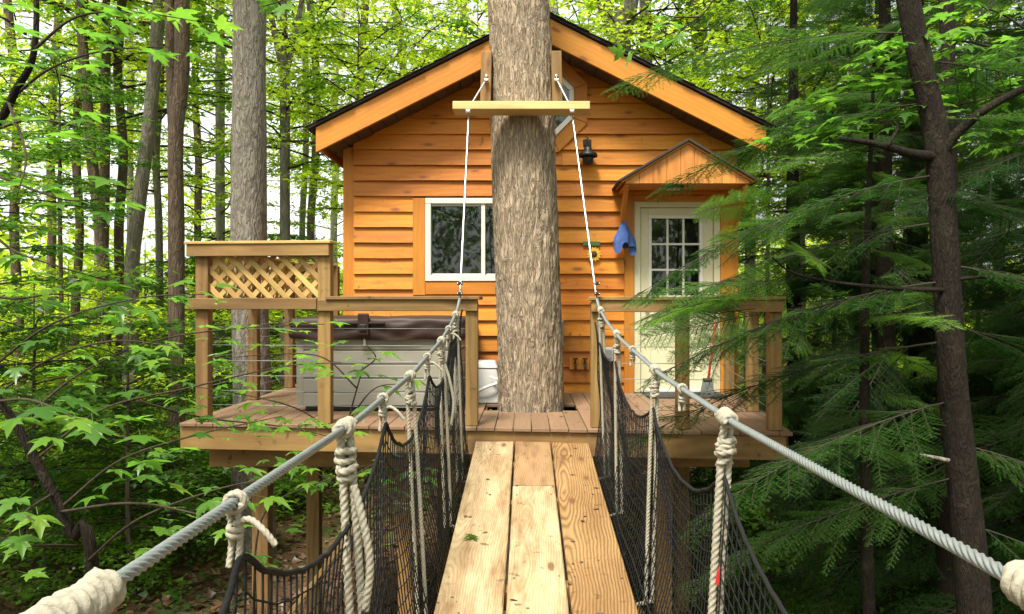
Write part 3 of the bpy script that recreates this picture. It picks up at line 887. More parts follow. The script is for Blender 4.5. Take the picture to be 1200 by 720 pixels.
# ------------------------------------------------------------------ deck
def yf(x): return 6.08 - 0.10 * x            # front edge of the deck (slightly skewed)
def xr(y): return 2.0 + 0.118 * (y - 5.85)   # right edge
DL, DBACK = -2.87, WY - 0.05
TR = Vector((0.04, 7.335))                   # trunk axis at the deck
deck = thing('deck', 'raised deck of reddish brown boards in front of the cabin', 'deck', (0, 7.3, 0))
BW = 0.1455
x = DL
HOLE = 0.375
while x < 2.36:
    x0, x1 = x + 0.003, x + BW - 0.003
    cx = (x0 + x1) / 2
    back = 9.75 if x1 < WX0 - 0.02 else DBACK
    poly = [(x0, yf(x0) - 0.025), (x1, yf(x1) - 0.025), (x1, back), (x0, back)]
    poly = clip(poly, 1, -0.118, 2.0 - 0.118 * 5.85 + 0.03)
    x += BW
    if len(poly) < 3:
        continue
    dxh = min(abs(x0 - TR.x), abs(x1 - TR.x)) if (x0 - TR.x) * (x1 - TR.x) > 0 else 0.0
    pieces = [poly]
    if dxh < HOLE - 0.02:
        h = math.sqrt(HOLE ** 2 - dxh ** 2) * 0.97
        pieces = [clip(poly, 0, 1, TR.y - h), clip(poly, 0, -1, -(TR.y + h))]
    for pl in pieces:
        if len(pl) < 3:
            continue
        prism('deck_board', [(p[1] - 7.3, -(p[0] - cx)) for p in pl], -0.028, 0.0, M['deck'], deck,
              frame_mw((cx, 7.3, random.uniform(-0.0012, 0.0012)), (0, 1, 0), (-1, 0, 0), (0, 0, 1)), 0.003)
def dfront(x, off=0.0): return Vector((x, yf(x) + off, 0))
# rim joist (front), bridge landing board, side rims, joists
rz = -0.030
beam('rim_board', dfront(DL) + Vector((0, 0.02, rz - 0.095)), dfront(-0.47) + Vector((0, 0.02, rz - 0.095)), 0.038, 0.19, M['treated'], deck)
beam('rim_board', dfront(-0.468) + Vector((0, 0.018, rz - 0.095)), dfront(0.56) + Vector((0, 0.018, rz - 0.095)), 0.038, 0.19, M['treated'], deck)
beam('rim_board', dfront(0.562) + Vector((0, 0.02, rz - 0.095)), dfront(1.99) + Vector((0, 0.02, rz - 0.095)), 0.038, 0.19, M['treated'], deck)
beam('rim_board', (DL + 0.02, yf(DL) + 0.05, rz - 0.095), (DL + 0.02, 9.74, rz - 0.095), 0.038, 0.188, M['treated'], deck)
beam('rim_board', (xr(5.95) - 0.01, 5.95, rz - 0.095), (xr(8.55) - 0.01, 8.55, rz - 0.095), 0.038, 0.188, M['treated'], deck)
jx = DL + 0.42
while jx < 1.9:
    if abs(jx - TR.x) > 0.42:
        beam('joist', (jx, yf(jx) + 0.045, rz - 0.094), (jx, DBACK, rz - 0.094), 0.038, 0.184, M['treated'], deck, bev=0)
    jx += 0.41
for yy in (6.75, 8.4):
    beam('girder', (DL + 0.1, yy, -0.33), (1.95, yy, -0.33), 0.09, 0.22, M['treated'], deck, bev=0.003)
for (px_, yy) in ((DL + 0.55, 6.75), (-1.05, 6.75), (1.2, 6.75), (DL + 0.55, 8.4), (1.7, 8.4), (-0.9, 8.4)):
    g0 = gz(px_, yy) - 0.2
    bx('support_post', px_ - 0.07, px_ + 0.07, yy - 0.07, yy + 0.07, g0, -0.44, M['treated'], deck, 0.006, 'z')
beam('cross_brace', (-2.2, 6.66, -1.9), (-1.15, 6.66, -0.5), 0.04, 0.14, M['treated'], deck, (0, 1, 0))
beam('cross_brace', (0.1, 6.66, -0.5), (1.15, 6.66, -1.9), 0.04, 0.14, M['treated'], deck, (0, 1, 0))

# --- railings
PW = 0.098
RAILZ = 1.045
def post(par, x, y, z0, z1, w=PW):
    return bx('post', x - w / 2, x + w / 2, y - w / 2, y + w / 2, z0, z1, M['treated'], par, 0.005, 'z')
def wires(par, p0, p1, zs):
    for zz in zs:
        a, b = Vector((p0[0], p0[1], zz)), Vector((p1[0], p1[1], zz))
        tube('wire', [a, b], 0.0028, M['steel'], par, 5)
WZ = [0.14, 0.26, 0.385, 0.51, 0.64, 0.78]

# front left railing: left lattice post ... bridge post
lr = thing('deck_railing', 'wooden railing with steel wires in front of the hot tub', 'railing', (-1.6, 6.25, 0))
pA = Vector((-2.70, yf(-2.70) + 0.085)); pB = Vector((-1.655, yf(-1.655) + 0.085)); pC = Vector((-0.44, yf(-0.44) + 0.085))
post(lr, pC.x, pC.y, 0.002, RAILZ - 0.045)
beam('rail', (pB.x - 0.05, pB.y - 0.062, RAILZ - 0.075), (pC.x + 0.05, pC.y - 0.062, RAILZ - 0.075), 0.036, 0.092, M['treated'], lr)
beam('cap', (pB.x + 0.03, pB.y - 0.02, RAILZ - 0.015), (pC.x + 0.075, pC.y - 0.02, RAILZ - 0.015), 0.17, 0.028, M['treated'], lr)
wires(lr, (pB.x + 0.05, pB.y), (pC.x - 0.05, pC.y), WZ)

# lattice privacy screen
ls = thing('lattice_screen', 'pine lattice privacy screen with tall posts at the deck corner', 'lattice screen', (-2.2, 6.35, 0))
TOPZ = 1.50
for p in (pA, pB):
    post(ls, p.x, p.y, 0.002, TOPZ - 0.03, 0.105)
beam('rail', (pA.x - 0.11, pA.y - 0.075, TOPZ - 0.075), (pB.x + 0.05, pB.y - 0.075, TOPZ - 0.075), 0.036, 0.10, M['treated'], ls)
beam('cap', (pA.x - 0.12, pA.y - 0.02, TOPZ - 0.013), (pB.x + 0.07, pB.y - 0.02, TOPZ - 0.013), 0.17, 0.024, M['lattice'], ls)
beam('rail', (pA.x - 0.10, pA.y - 0.075, RAILZ - 0.062), (pB.x - 0.052, pB.y - 0.075, RAILZ - 0.062), 0.036, 0.092, M['treated'], ls)
wires(ls, (pA.x + 0.05, pA.y), (pB.x - 0.05, pB.y), WZ)
def lattice(par, q0, q1, z0, z1, off, step=0.145, w=0.042):
    q0, q1 = Vector((q0[0], q0[1], 0)), Vector((q1[0], q1[1], 0))
    L = (q1 - q0).length
    ax = (q1 - q0).normalized()
    nrm = Vector((ax.y, -ax.x, 0))
    H = z1 - z0
    for layer, sgn in ((0, -1), (1, 1)):
        u = -H - 0.05 + (0.05 if layer else 0)
        while u < L + H:
            # diagonal strip through (u,0) rising with slope sgn
            d = Vector((1, sgn)).normalized(); n_ = Vector((-d.y, d.x))
            base = Vector((u, 0 if sgn > 0 else H))
            big = 3.0
            quad = [base + d * -big + n_ * -w / 2, base + d * big + n_ * -w / 2, base + d * big + n_ * w / 2, base + d * -big + n_ * w / 2]
            pl = [(q.x, q.y) for q in quad]
            pl = clip(pl, 1, 0, L); pl = clip(pl, -1, 0, 0); pl = clip(pl, 0, 1, H); pl = clip(pl, 0, -1, 0)
            if len(pl) >= 3:
                # local x along the strip
                loc = [(p[0] * d.x + p[1] * d.y, p[0] * n_.x + p[1] * n_.y) for p in pl]
                cx = sum(p[0] for p in loc) / len(loc); cy = sum(p[1] for p in loc) / len(loc)
                if max(p[0] for p in loc) - min(p[0] for p in loc) > 0.05:
                    X = ax * d.x + Vector((0, 0, d.y)); Yv = ax * n_.x + Vector((0, 0, n_.y))
                    o = q0 + Vector((0, 0, z0)) + X * cx + Yv * cy + nrm * (off + (0.011 if layer == 0 else 0.0))
                    prism('slat', [(p[0] - cx, p[1] - cy) for p in loc], 0, 0.0095, M['lattice'], par, frame_mw(o, X, Yv, X.cross(Yv)), 0.0015)
            u += step
lattice(ls, (pA.x + 0.054, pA.y), (pB.x - 0.054, pB.y), 1.03, TOPZ - 0.10, 0.0)

# side railing of the deck: two tall posts running back, lattice between them
sr = thing('side_railing', 'deck side railing with lattice running back past the cabin corner', 'railing', (DL, 8, 0))
sp = [Vector((-2.80, yf(-2.8) + 0.2)), Vector((-2.82, 7.95)), Vector((-2.82, 9.15)), Vector((-2.40, 9.62))]
for p in sp[1:]:
    post(sr, p.x, p.y, 0.002, TOPZ - 0.03, 0.10)
for a, b in zip(sp[:-1], sp[1:]):
    beam('cap', (a.x, a.y, TOPZ - 0.013), (b.x, b.y, TOPZ - 0.013), 0.13, 0.024, M['lattice'], sr)
    d = (b - a).normalized()
    beam('rail', (a.x + d.x * 0.05, a.y + d.y * 0.05, 1.0), (b.x - d.x * 0.05, b.y - d.y * 0.05, 1.0), 0.036, 0.09, M['treated'], sr)
    lattice(sr, (a.x + d.x * 0.055, a.y + d.y * 0.055), (b.x - d.x * 0.055, b.y - d.y * 0.055), 1.05, TOPZ - 0.03, -0.004)
    wires(sr, (a.x + d.x * 0.05, a.y + d.y * 0.05), (b.x - d.x * 0.05, b.y - d.y * 0.05), WZ)

# right railing
rr = thing('door_side_railing', 'wooden railing with steel wires around the deck before the door', 'railing', (1.3, 5.95, 0))
q = [Vector((0.56, yf(0.56) + 0.085)), Vector((1.225, yf(1.225) + 0.085)), Vector((1.925, yf(1.925) + 0.085)), Vector((xr(7.05) - 0.07, 7.05)), Vector((xr(8.5) - 0.07, 8.5))]
for i, p in enumerate(q):
    post(rr, p.x, p.y, 0.002, RAILZ - 0.045)
beam('rail', (q[0].x - 0.05, q[0].y - 0.066, RAILZ - 0.082), (q[2].x + 0.05, q[2].y - 0.066, RAILZ - 0.082), 0.036, 0.092, M['treated'], rr)
beam('cap', (q[0].x - 0.07, q[0].y - 0.02, RAILZ - 0.022), (q[2].x + 0.07, q[2].y - 0.02, RAILZ - 0.022), 0.16, 0.028, M['treated'], rr)
beam('rail', (q[2].x + 0.066, q[2].y + 0.06, RAILZ - 0.082), (q[4].x + 0.066, q[4].y, RAILZ - 0.082), 0.036, 0.092, M['treated'], rr)
beam('cap', (q[2].x + 0.03, q[2].y + 0.075, RAILZ - 0.021), (q[4].x + 0.03, q[4].y, RAILZ - 0.021), 0.16, 0.028, M['treated'], rr)
for a, b in zip(q[:-1], q[1:]):
    d = (b - a).normalized()
    wires(rr, (a.x + d.x * 0.05, a.y + d.y * 0.05), (b.x - d.x * 0.05, b.y - d.y * 0.05), WZ)

# ------------------------------------------------------------------ things on the deck
# hot tub
tx0, tx1, ty0, ty1 = -2.10, -0.61, 7.02, 8.5
tub = thing('hot_tub', 'grey panelled hot tub under a brown vinyl cover behind the railing', 'hot tub', ((tx0 + tx1) / 2, (ty0 + ty1) / 2, 0))
bx('base', tx0 + 0.06, tx1 - 0.06, ty0 + 0.06, ty1 - 0.06, 0.002, 0.06, M['black'], tub, 0.01)
bx('shell', tx0 + 0.03, tx1 - 0.03, ty0 + 0.03, ty1 - 0.03, 0.05, 0.70, M['tub'], tub, 0.03, seg=3)
nh = 5
for i in range(nh):
    z0, z1 = 0.055 + i * 0.128, 0.055 + (i + 1) * 0.128 - 0.009
    for s, (a, b, c, d, ax) in enumerate(((tx0 + 0.05, tx1 - 0.05, ty0, ty0 + 0.04, 'x'), (tx0, tx0 + 0.04, ty0 + 0.05, ty1 - 0.05, 'y'), (tx1 - 0.04, tx1, ty0 + 0.05, ty1 - 0.05, 'y'))):
        bx('panel', a, b, c, d, z0, z1, M['tub'], tub, 0.008, ax, 2)
for cx, cy in ((tx0 + 0.03, ty0 + 0.03), (tx1 - 0.03, ty0 + 0.03)):
    bx('corner_post', cx - 0.035, cx + 0.035, cy - 0.035, cy + 0.035, 0.05, 0.70, M['tub'], tub, 0.02, 'z', 3)
bx('rim', tx0 - 0.02, tx1 + 0.02, ty0 - 0.02, ty1 + 0.02, 0.70, 0.745, M['tub'], tub, 0.018, seg=3)
# cover: two padded halves with a sagging skirt
def cover(nm, x0, x1):
    nx_, ny_ = 28, 20
    V, T = [], []
    for j in range(ny_ + 1):
        for i in range(nx_ + 1):
            u, v = i / nx_, j / ny_
            x, y = x0 + (x1 - x0) * u, ty0 - 0.045 + (ty1 - ty0 + 0.09) * v
            V.append((x, y, 0.855 + 0.018 * math.sin(math.pi * u) ** 0.5 * math.sin(math.pi * v) ** 0.5 + 0.004 * mnoise.noise(Vector((x * 6, y * 6, 1)))))
    for j in range(ny_):
        for i in range(nx_):
            a = j * (nx_ + 1) + i
            T.append((a, a + 1, a + nx_ + 2, a + nx_ + 1))
    ring = [i for i in range(nx_ + 1)] + [j * (nx_ + 1) + nx_ for j in range(1, ny_ + 1)] + [ny_ * (nx_ + 1) + i for i in range(nx_ - 1, -1, -1)] + [j * (nx_ + 1) for j in range(ny_ - 1, 0, -1)]
    prev = ring
    for k in range(1, 9):
        cur = []
        for r_i in ring:
            x, y, zz = V[r_i]
            t = k / 8
            fold = 0.011 * math.sin(t * math.pi) * mnoise.noise(Vector((x * 5, y * 5, t * 5.0))) + 0.008 * math.sin(t * 9 + 4 * mnoise.noise(Vector((x * 3, y * 3, 0))))
            ox = (1 if x > (x0 + x1) / 2 else -1) if abs(x - x0) < 1e-6 or abs(x - x1) < 1e-6 else 0
            oy = (1 if y > 7.7 else -1) if abs(y - (ty0 - 0.045)) < 1e-6 or abs(y - (ty1 + 0.045)) < 1e-6 else 0
            drop = 0.195 + 0.022 * mnoise.noise(Vector((x * 2.5, y * 2.5, 7)))
            V.append((x + ox * (fold + 0.012 * math.sin(t * 3.1)), y + oy * (fold + 0.014 * math.sin(t * 3.1)), zz - drop * t))
            cur.append(len(V) - 1)
        n = len(ring)
        for i in range(n):
            T.append((prev[i], cur[i], cur[(i + 1) % n], prev[(i + 1) % n]))
        prev = cur
    return mobj(nm, np_mesh(nm, V, T, True), M['vinyl'], tub)
cm = (tx0 + tx1) / 2 - 0.12
cover('cover', tx0 - 0.04, cm - 0.006)
cover('cover', cm + 0.006, tx1 + 0.04)
bx('strap', cm - 0.05, cm + 0.05, ty0 - 0.095, ty0 - 0.06, 0.70, 0.90, M['vinyl'], tub, 0.012, 'z', 2)
bx('handle', cm - 0.19, cm + 0.19, ty0 - 0.085, ty0 - 0.062, 0.80, 0.825, M['vinyl'], tub, 0.008, 'x', 2)
bx('buckle', cm - 0.03, cm + 0.03, ty0 - 0.108, ty0 - 0.09, 0.74, 0.80, M['black'], tub, 0.005)
bx('buckle', cm - 0.012, cm + 0.012, ty0 - 0.03, ty0 - 0.018, 0.60, 0.68, M['white'], tub, 0.004)

# grey plastic box with hose (beside the tub)
bxp = P(573, 470, 7.75)
gb = thing('pump_box', 'light grey moulded plastic pump box with a white hose beside the hot tub', 'pump box', (bxp.x, 7.75, 0))
def taper(nm, cx, cy, z0, z1, a0, a1, b0, b1, mat, par, bev):
    v = [(cx - a0, cy - b0, z0), (cx + a0, cy - b0, z0), (cx + a0, cy + b0, z0), (cx - a0, cy + b0, z0), (cx - a1, cy - b1, z1), (cx + a1, cy - b1, z1), (cx + a1, cy + b1, z1), (cx - a1, cy + b1, z1)]
    f = [(0, 3, 2, 1), (4, 5, 6, 7), (0, 1, 5, 4), (1, 2, 6, 5), (2, 3, 7, 6), (3, 0, 4, 7)]
    return mobj(nm, bevel_mesh(pymesh(nm, v, f), bev, 3), mat, par)
taper('body', bxp.x - 0.035, 7.75, 0.004, 0.35, 0.17, 0.12, 0.17, 0.12, M['plastic'], gb, 0.02)
taper('cap', bxp.x - 0.035, 7.75, 0.345, 0.42, 0.135, 0.10, 0.135, 0.10, M['plastic'], gb, 0.025)
taper('foot', bxp.x + 0.15, 7.78, 0.004, 0.19, 0.10, 0.085, 0.12, 0.10, M['plastic'], gb, 0.02)
tube('hose', smooth_path([(bxp.x - 0.15, 7.56, 0.10), (bxp.x - 0.02, 7.53, 0.17), (bxp.x + 0.1, 7.55, 0.21), (bxp.x + 0.2, 7.62, 0.24), (bxp.x + 0.3, 7.72, 0.19)], 24), 0.014, M['hose'], gb, 10)
tube('hose', smooth_path([(bxp.x + 0.02, 7.57, 0.27), (bxp.x + 0.1, 7.54, 0.25), (bxp.x + 0.19, 7.6, 0.28), (bxp.x + 0.28, 7.7, 0.31)], 20), 0.012, M['hose'], gb, 10)

# doormat, broom, blue cloth
mt = bx('doormat', 1.28, 2.10, WY - 0.62, WY - 0.12, 0.0025, 0.020, M['mat'], None, 0.006)
tag(mt, 'black rubber doormat on the boards before the door', 'doormat')
bt, bb = P(839, 378, WY - 0.09), P(829, 452, WY - 0.30)
broom = thing('broom', 'red handled broom leaning beside the cream door', 'broom', (bb.x, bb.y, 0))
tube('handle', [bb, bt], 0.014, M['red'], broom, 10)
hv = Vector((bb.x, bb.y, 0))
v = [(-0.08, -0.03, 0.0), (0.08, -0.03, 0.0), (0.08, 0.03, 0.0), (-0.08, 0.03, 0.0), (-0.05, -0.02, 0.16), (0.05, -0.02, 0.16), (0.05, 0.02, 0.16), (-0.05, 0.02, 0.16)]
mobj('bristles', bevel_mesh(pymesh('bristles', v, [(0, 3, 2, 1), (4, 5, 6, 7), (0, 1, 5, 4), (1, 2, 6, 5), (2, 3, 7, 6), (3, 0, 4, 7)]), 0.012, 2), M['brush'], broom, Matrix.Translation(hv + Vector((0, 0, 0.004))))
bx('ferrule', bb.x - 0.05, bb.x + 0.05, bb.y - 0.026, bb.y + 0.026, 0.145, 0.185, M['black'], broom, 0.008)

def cloth():
    c = P(731, 262, HY + 0.42)
    V, T = [], []
    nu, nv = 40, 24
    for j in range(nv + 1):
        t = j / nv
        for i in range(nu):
            a = 2 * math.pi * i / nu
            ra = 0.028 + 0.075 * min(1, t * 1.6) + 0.012 * math.sin(3 * a + 1) * t
            fold = 1 + 0.28 * math.sin(5 * a + 2.2 * t) * t
            x = c.x + ra * fold * math.cos(a)
            y = c.y + 0.55 * ra * fold * math.sin(a)
            zz = c.z + 0.02 - (0.30 + 0.05 * math.sin(2 * a + 0.8) + 0.03 * math.sin(5 * a)) * t
            V.append((x, y, zz))
    for j in range(nv):
        for i in range(nu):
            T.append((j * nu + i, j * nu + (i + 1) % nu, (j + 1) * nu + (i + 1) % nu, (j + 1) * nu + i))
    o = mobj('blue_cloth', np_mesh('blue_cloth', V, T, True), M['denim'])
    tag(o, 'crumpled blue cloth hanging from the hood bracket by the door', 'cloth')
cloth()

# ------------------------------------------------------------------ trunks and trees (builders)
def trunk_mesh(name, path, radii, sides=14, ridge=0.05, n=None, seed=0, fine=False, flare=True):
    P_ = smooth_path(path, n or max(10, len(path) * 8))
    A = np.array([tuple(p) for p in P_])
    R = np.interp(np.linspace(0, 1, len(A)), np.linspace(0, 1, len(radii)), radii)
    V, Q = tube_np(A, R, sides)
    nA = len(A)
    out = V.copy()
    for i in range(nA):
        for j in range(sides):
            k = i * sides + j
            d = V[k] - A[i]
            th = 2 * math.pi * j / sides
            q = Vector((math.cos(th) * 2.2 + seed, math.sin(th) * 2.2, A[i][2] * 0.6))
            f = ridge * mnoise.noise(q)
            if fine:
                q2 = Vector((math.cos(th) * 11, math.sin(th) * 11, A[i][2] * 4.2 + seed))
                w = mnoise.noise(Vector((q2.x * 0.7, q2.y * 0.7, q2.z * 0.7 + 5))) * 0.9
                a1 = mnoise.noise(q2 + Vector((w, w, 0)))
                f += 0.055 * (0.5 - abs(a1) * 2.0) + 0.03 * mnoise.noise(Vector((q2.x * 3, q2.y * 3, q2.z * 1.6)))
            out[k] = A[i] + d * (1 + f)
    return np_mesh(name, out, quads_to_tris(Q), True)

# hero tree that grows up through the deck
hero = thing('bridge_tree', 'thick pale grey tree trunk growing through a hole in the deck', 'tree', (0.05, 7.335, -2.8))
def hz_(py): return EYE + (361 - py) * 7.335 / F
def hx_(px): return (px - 617) * 7.335 / F
hpath = [(0.12, 7.36, -3.0), (0.06, 7.34, -1.2), (hx_(622), 7.335, 0.0), (hx_(620.5), 7.335, hz_(400)), (hx_(617), 7.335, hz_(300)), (hx_(614), 7.335, hz_(200)), (hx_(612.5), 7.335, hz_(110)), (hx_(607), 7.335, hz_(0)), (-0.15, 7.34, 5.6), (-0.3, 7.35, 8.5), (-0.35, 7.4, 12.0), (-0.3, 7.5, 16)]
hrad = [0.42, 0.335, 0.308, 0.303, 0.302, 0.300, 0.298, 0.285, 0.27, 0.24, 0.2, 0.1]
htr = mobj('trunk', trunk_mesh('trunk', hpath, hrad, 150, 0.035, 560, 3.1, True), M['bark_big'], hero)

def leaf_inst(pos, yaw, pitch, roll, size, tv, tt):
    """numpy leaf instancing: template tv (k,3), triangles tt"""
    n, k = len(pos), len(tv)
    cy, sy, cp, sp_, cr, sr_ = np.cos(yaw), np.sin(yaw), np.cos(pitch), np.sin(pitch), np.cos(roll), np.sin(roll)
    R = np.empty((n, 3, 3))
    R[:, 0, 0] = cy * cr - sy * sp_ * sr_; R[:, 0, 1] = -sy * cp; R[:, 0, 2] = cy * sr_ + sy * sp_ * cr
    R[:, 1, 0] = sy * cr + cy * sp_ * sr_; R[:, 1, 1] = cy * cp; R[:, 1, 2] = sy * sr_ - cy * sp_ * cr
    R[:, 2, 0] = -cp * sr_; R[:, 2, 1] = sp_; R[:, 2, 2] = cp * cr
    V = np.einsum('nij,kj->nki', R, tv) * size[:, None, None] + pos[:, None, :]
    T = (tt[None] + (np.arange(n) * k)[:, None, None]).reshape(-1, 3)
    return V.reshape(-1, 3), T

LEAF_V = np.array([(0, 0, 0), (0.50, 0.30, 0.10), (0.24, 0.48, 0.03), (0, 1.0, -0.12), (-0.24, 0.48, 0.03), (-0.50, 0.30, 0.10)], dtype=float)
LEAF_T = np.array([(0, 1, 2), (0, 2, 3), (0, 3, 4), (0, 4, 5)])
OVAL_V = np.array([(0, 0, 0), (0.27, 0.30, 0.07), (0.22, 0.68, 0.04), (0, 1.0, -0.10), (-0.22, 0.68, 0.04), (-0.27, 0.30, 0.07)], dtype=float)

def crown_meshes(name, seed, H, R, nb, per, leaf=0.105, tmpl=LEAF_V, zexp=1.0, trunk_r=0.09, droop=0.10, bare=0.25):
    """limbs mesh + crown mesh round a vertical axis from z=0 to z=H"""
    r = np.random.default_rng(seed)
    limbs = Acc()
    PS, YW, SZ = [], [], []
    for i in range(nb):
        u = (i + r.random()) / nb
        z0 = H * u ** zexp
        prof = (0.45 + 0.75 * math.sin(math.pi * min(1.0, 0.12 + 0.88 * u)) ** 0.8) if u < 0.9 else 0.5
        Lb = R * prof * r.uniform(0.55, 1.15)
        az = i * 2.39996 + r.normal(0, 0.35)
        rise = r.uniform(0.15, 0.6) * (0.5 + u)
        d = np.array([math.cos(az), math.sin(az), 0])
        side = np.array([-d[1], d[0], 0])
        nseg = 7
        pts = []
        wob = r.normal(0, 0.10, (nseg + 1, 2)).cumsum(0) * Lb * 0.18
        for k in range(nseg + 1):
            t = k / nseg
            pts.append(np.array([0, 0, z0]) + d * Lb * t + side * wob[k, 0] + np.array([0, 0, rise * Lb * t * (1 - 0.45 * t) - droop * Lb * t * t + wob[k, 1] * 0.5]))
        pts = np.array(pts)
        limbs.tube(pts, np.linspace(trunk_r * 0.32 * (1.1 - 0.6 * u), 0.006, nseg + 1), 5)
        nsp = max(2, int(per * Lb / R))
        for s in range(nsp):
            t = bare + (1 - bare) * r.random() ** 0.8
            fi = t * nseg
            k = min(int(fi), nseg - 1)
            c = pts[k] + (pts[k + 1] - pts[k]) * (fi - k)
            ang = r.choice([-1, 1]) * r.uniform(0.3, 1.2)
            dd = d * math.cos(ang) + side * math.sin(ang)
            ll = r.uniform(0.25, 0.95) * min(1.0, 0.35 + Lb * 0.22)
            e = c + dd * ll + np.array([0, 0, r.normal(-0.04, 0.10)])
            limbs.tube(np.array([c, (c + e) / 2 + np.array([0, 0, 0.03]), e]), [0.008, 0.005, 0.003], 3)
            nl = int(r.integers(14, 26))
            tt = r.random(nl)
            base = c + (e - c) * tt[:, None]
            off = r.normal(0, 1, (nl, 3)) * np.array([0.15, 0.15, 0.045])
            PS.append(base + off)
            YW.append(np.arctan2(off[:, 1] + dd[1] * 0.08, off[:, 0] + dd[0] * 0.08) - math.pi / 2 + r.normal(0, 0.5, nl))
            SZ.append(leaf * r.uniform(0.65, 1.25, nl))
    pos, yaw, sz = np.vstack(PS), np.concatenate(YW), np.concatenate(SZ)
    n = len(pos)
    V, T = leaf_inst(pos, yaw, r.normal(-0.20, 0.33, n), r.normal(0, 0.33, n), sz, tmpl, LEAF_T)
    return limbs.mesh(name + '_limbs'), np_mesh(name + '_crown', V, T, False)

CR = {}
def crown_kind(key, mat, **k):
    lm, cm_ = crown_meshes(key, **k)
    lm.materials.append(M['twig'])
    cm_.materials.append(M[mat])
    CR[key] = (lm, cm_)
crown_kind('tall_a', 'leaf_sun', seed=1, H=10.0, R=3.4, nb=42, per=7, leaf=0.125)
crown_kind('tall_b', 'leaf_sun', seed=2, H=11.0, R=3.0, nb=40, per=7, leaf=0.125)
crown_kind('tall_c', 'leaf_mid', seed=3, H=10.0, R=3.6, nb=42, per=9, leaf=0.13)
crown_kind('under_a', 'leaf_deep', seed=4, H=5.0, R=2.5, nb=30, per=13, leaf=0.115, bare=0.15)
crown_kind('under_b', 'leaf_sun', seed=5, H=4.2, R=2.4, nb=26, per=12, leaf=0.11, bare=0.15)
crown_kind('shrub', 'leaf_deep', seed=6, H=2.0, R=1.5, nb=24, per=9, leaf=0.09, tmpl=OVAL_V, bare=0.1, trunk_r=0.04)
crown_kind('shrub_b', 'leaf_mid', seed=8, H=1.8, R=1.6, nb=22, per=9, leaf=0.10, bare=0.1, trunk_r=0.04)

def add_crown(root, key, loc, rz, sc, mat=None):
    """crown and limbs as parts of the tree: shared meshes"""
    lm, cm_ = CR[key]
    mw = Matrix.Translation(Vector(loc)) @ Matrix.Rotation(rz, 4, 'Z') @ Matrix.Diagonal((sc[0], sc[0], sc[1], 1))
    mobj('limbs', lm, None, root, mw)
    mobj('crown', cm_, None, root, mw)

add_crown(hero, 'tall_a', (-0.3, 7.45, 10.5), 0.4, (0.9, 0.6))

def forest_tree(name, label, path_px, Y, w, mat, crown=None, group=None, fork=None, crown_z=1.5, cs=(1, 1), top=13.0, rz=None):
    """path_px: [(px, py)] from top to bottom in the photograph, all at depth Y; trunk goes on to the ground and up to z=top"""
    pts = [P(px, py, Y) for px, py in path_px][::-1]
    rad = w * 0.5 * Y / F
    a, b = pts[0], pts[-1]
    g = gz(a.x, Y) - 0.2
    dwn = Vector((a.x + (a.x - pts[1].x) * 0.25, Y, g))
    up = b + (b - pts[-2]).normalized() * max(0.3, top - b.z)
    path = [dwn] + pts + [up]
    zs = [p.z for p in path]
    rr_ = [rad * 1.35] + [rad * (1.06 - 0.12 * i / len(pts)) for i in range(len(pts))] + [rad * 0.35]
    root = thing(name, label, 'tree', (dwn.x, Y, g + 0.2), group)
    sd = random.uniform(0, 50)
    mobj('trunk', trunk_mesh('trunk', path, rr_, 16, 0.10, 40, sd), M[mat], root)
    if fork:
        for fp in fork:
            fpts = [P(px, py, Y) for px, py in fp[1]][::-1]
            fu = fpts[-1] + (fpts[-1] - fpts[-2]).normalized() * 4.0
            fr = fp[0] * 0.5 * Y / F
            mobj('trunk_fork', trunk_mesh('trunk_fork', fpts + [fu], [fr] * len(fpts) + [fr * 0.4], 12, 0.08, 24, sd + 3), M[mat], root)
    if crown:
        zc = crown_z
        k = min(range(len(path)), key=lambda i: abs(path[i].z - zc - 2))
        add_crown(root, crown, (path[k].x, Y, zc), random.uniform(0, 6.28) if rz is None else rz, cs)
    return root

LAND = [((293, 11.3), 'the thick grey trunk behind the lattice'), ((207, 12.6), 'the twin stemmed dark tree'), ((165, 15), 'the leaning grey trunk'), ((118, 16.3), 'the two crossing brown trunks'), ((333, 17), 'the thin forked tree left of the eave'),
        ((726, 17), 'the wide Y shaped trunk above the ridge'), ((757, 18), 'the straight trunk above the roof'), ((820, 19), 'the grey trunk above the right roof slope'), ((935, 15), 'the straight trunk right of the cabin'), ((40, 6), 'the overhanging maple limb in the left woods'), ((470, 22), 'the left roof slope'), ((1100, 7), 'the near dark trunk'), ((900, 7.5), 'the right corner of the deck')]
def landmark(px_, Y_):
    x_ = (px_ - 617) * Y_ / F
    b = min(LAND, key=lambda l: math.hypot((l[0][0] - 617) * l[0][1] / F - x_, l[0][1] - Y_))
    return b[1]
G1 = 'slender forest trees behind the deck'
forest_tree('maple_tree', 'thick straight grey trunk rising behind the lattice screen', [(293, 0), (292, 140), (291, 280), (296, 470)], 11.3, 39, 'bark_grey', 'tall_a', crown_z=5.5, top=15, cs=(1.1, 1.0))
forest_tree('maple_tree', 'pale thin straight trunk between the thick grey trunk and the twin stemmed tree', [(258, 0), (258, 140), (258, 260)], 22, 10, 'bark_pale', 'tall_b', crown_z=2.5)
forest_tree('maple_tree', 'twin stemmed dark tree beside the left end of the lattice screen', [(213, 0), (213, 90), (206, 170), (207, 330), (207, 480)], 12.6, 17, 'bark_brown', 'tall_b', rz=1.0, fork=[(11, [(199, 0), (200, 90), (204, 190)])], crown_z=6.5)
forest_tree('maple_tree', 'leaning grey trunk sloping up towards the twin stemmed tree', [(187, 0), (180, 90), (172, 170), (160, 260), (154, 340)], 15, 15, 'bark_grey', 'tall_c', crown_z=6.5)
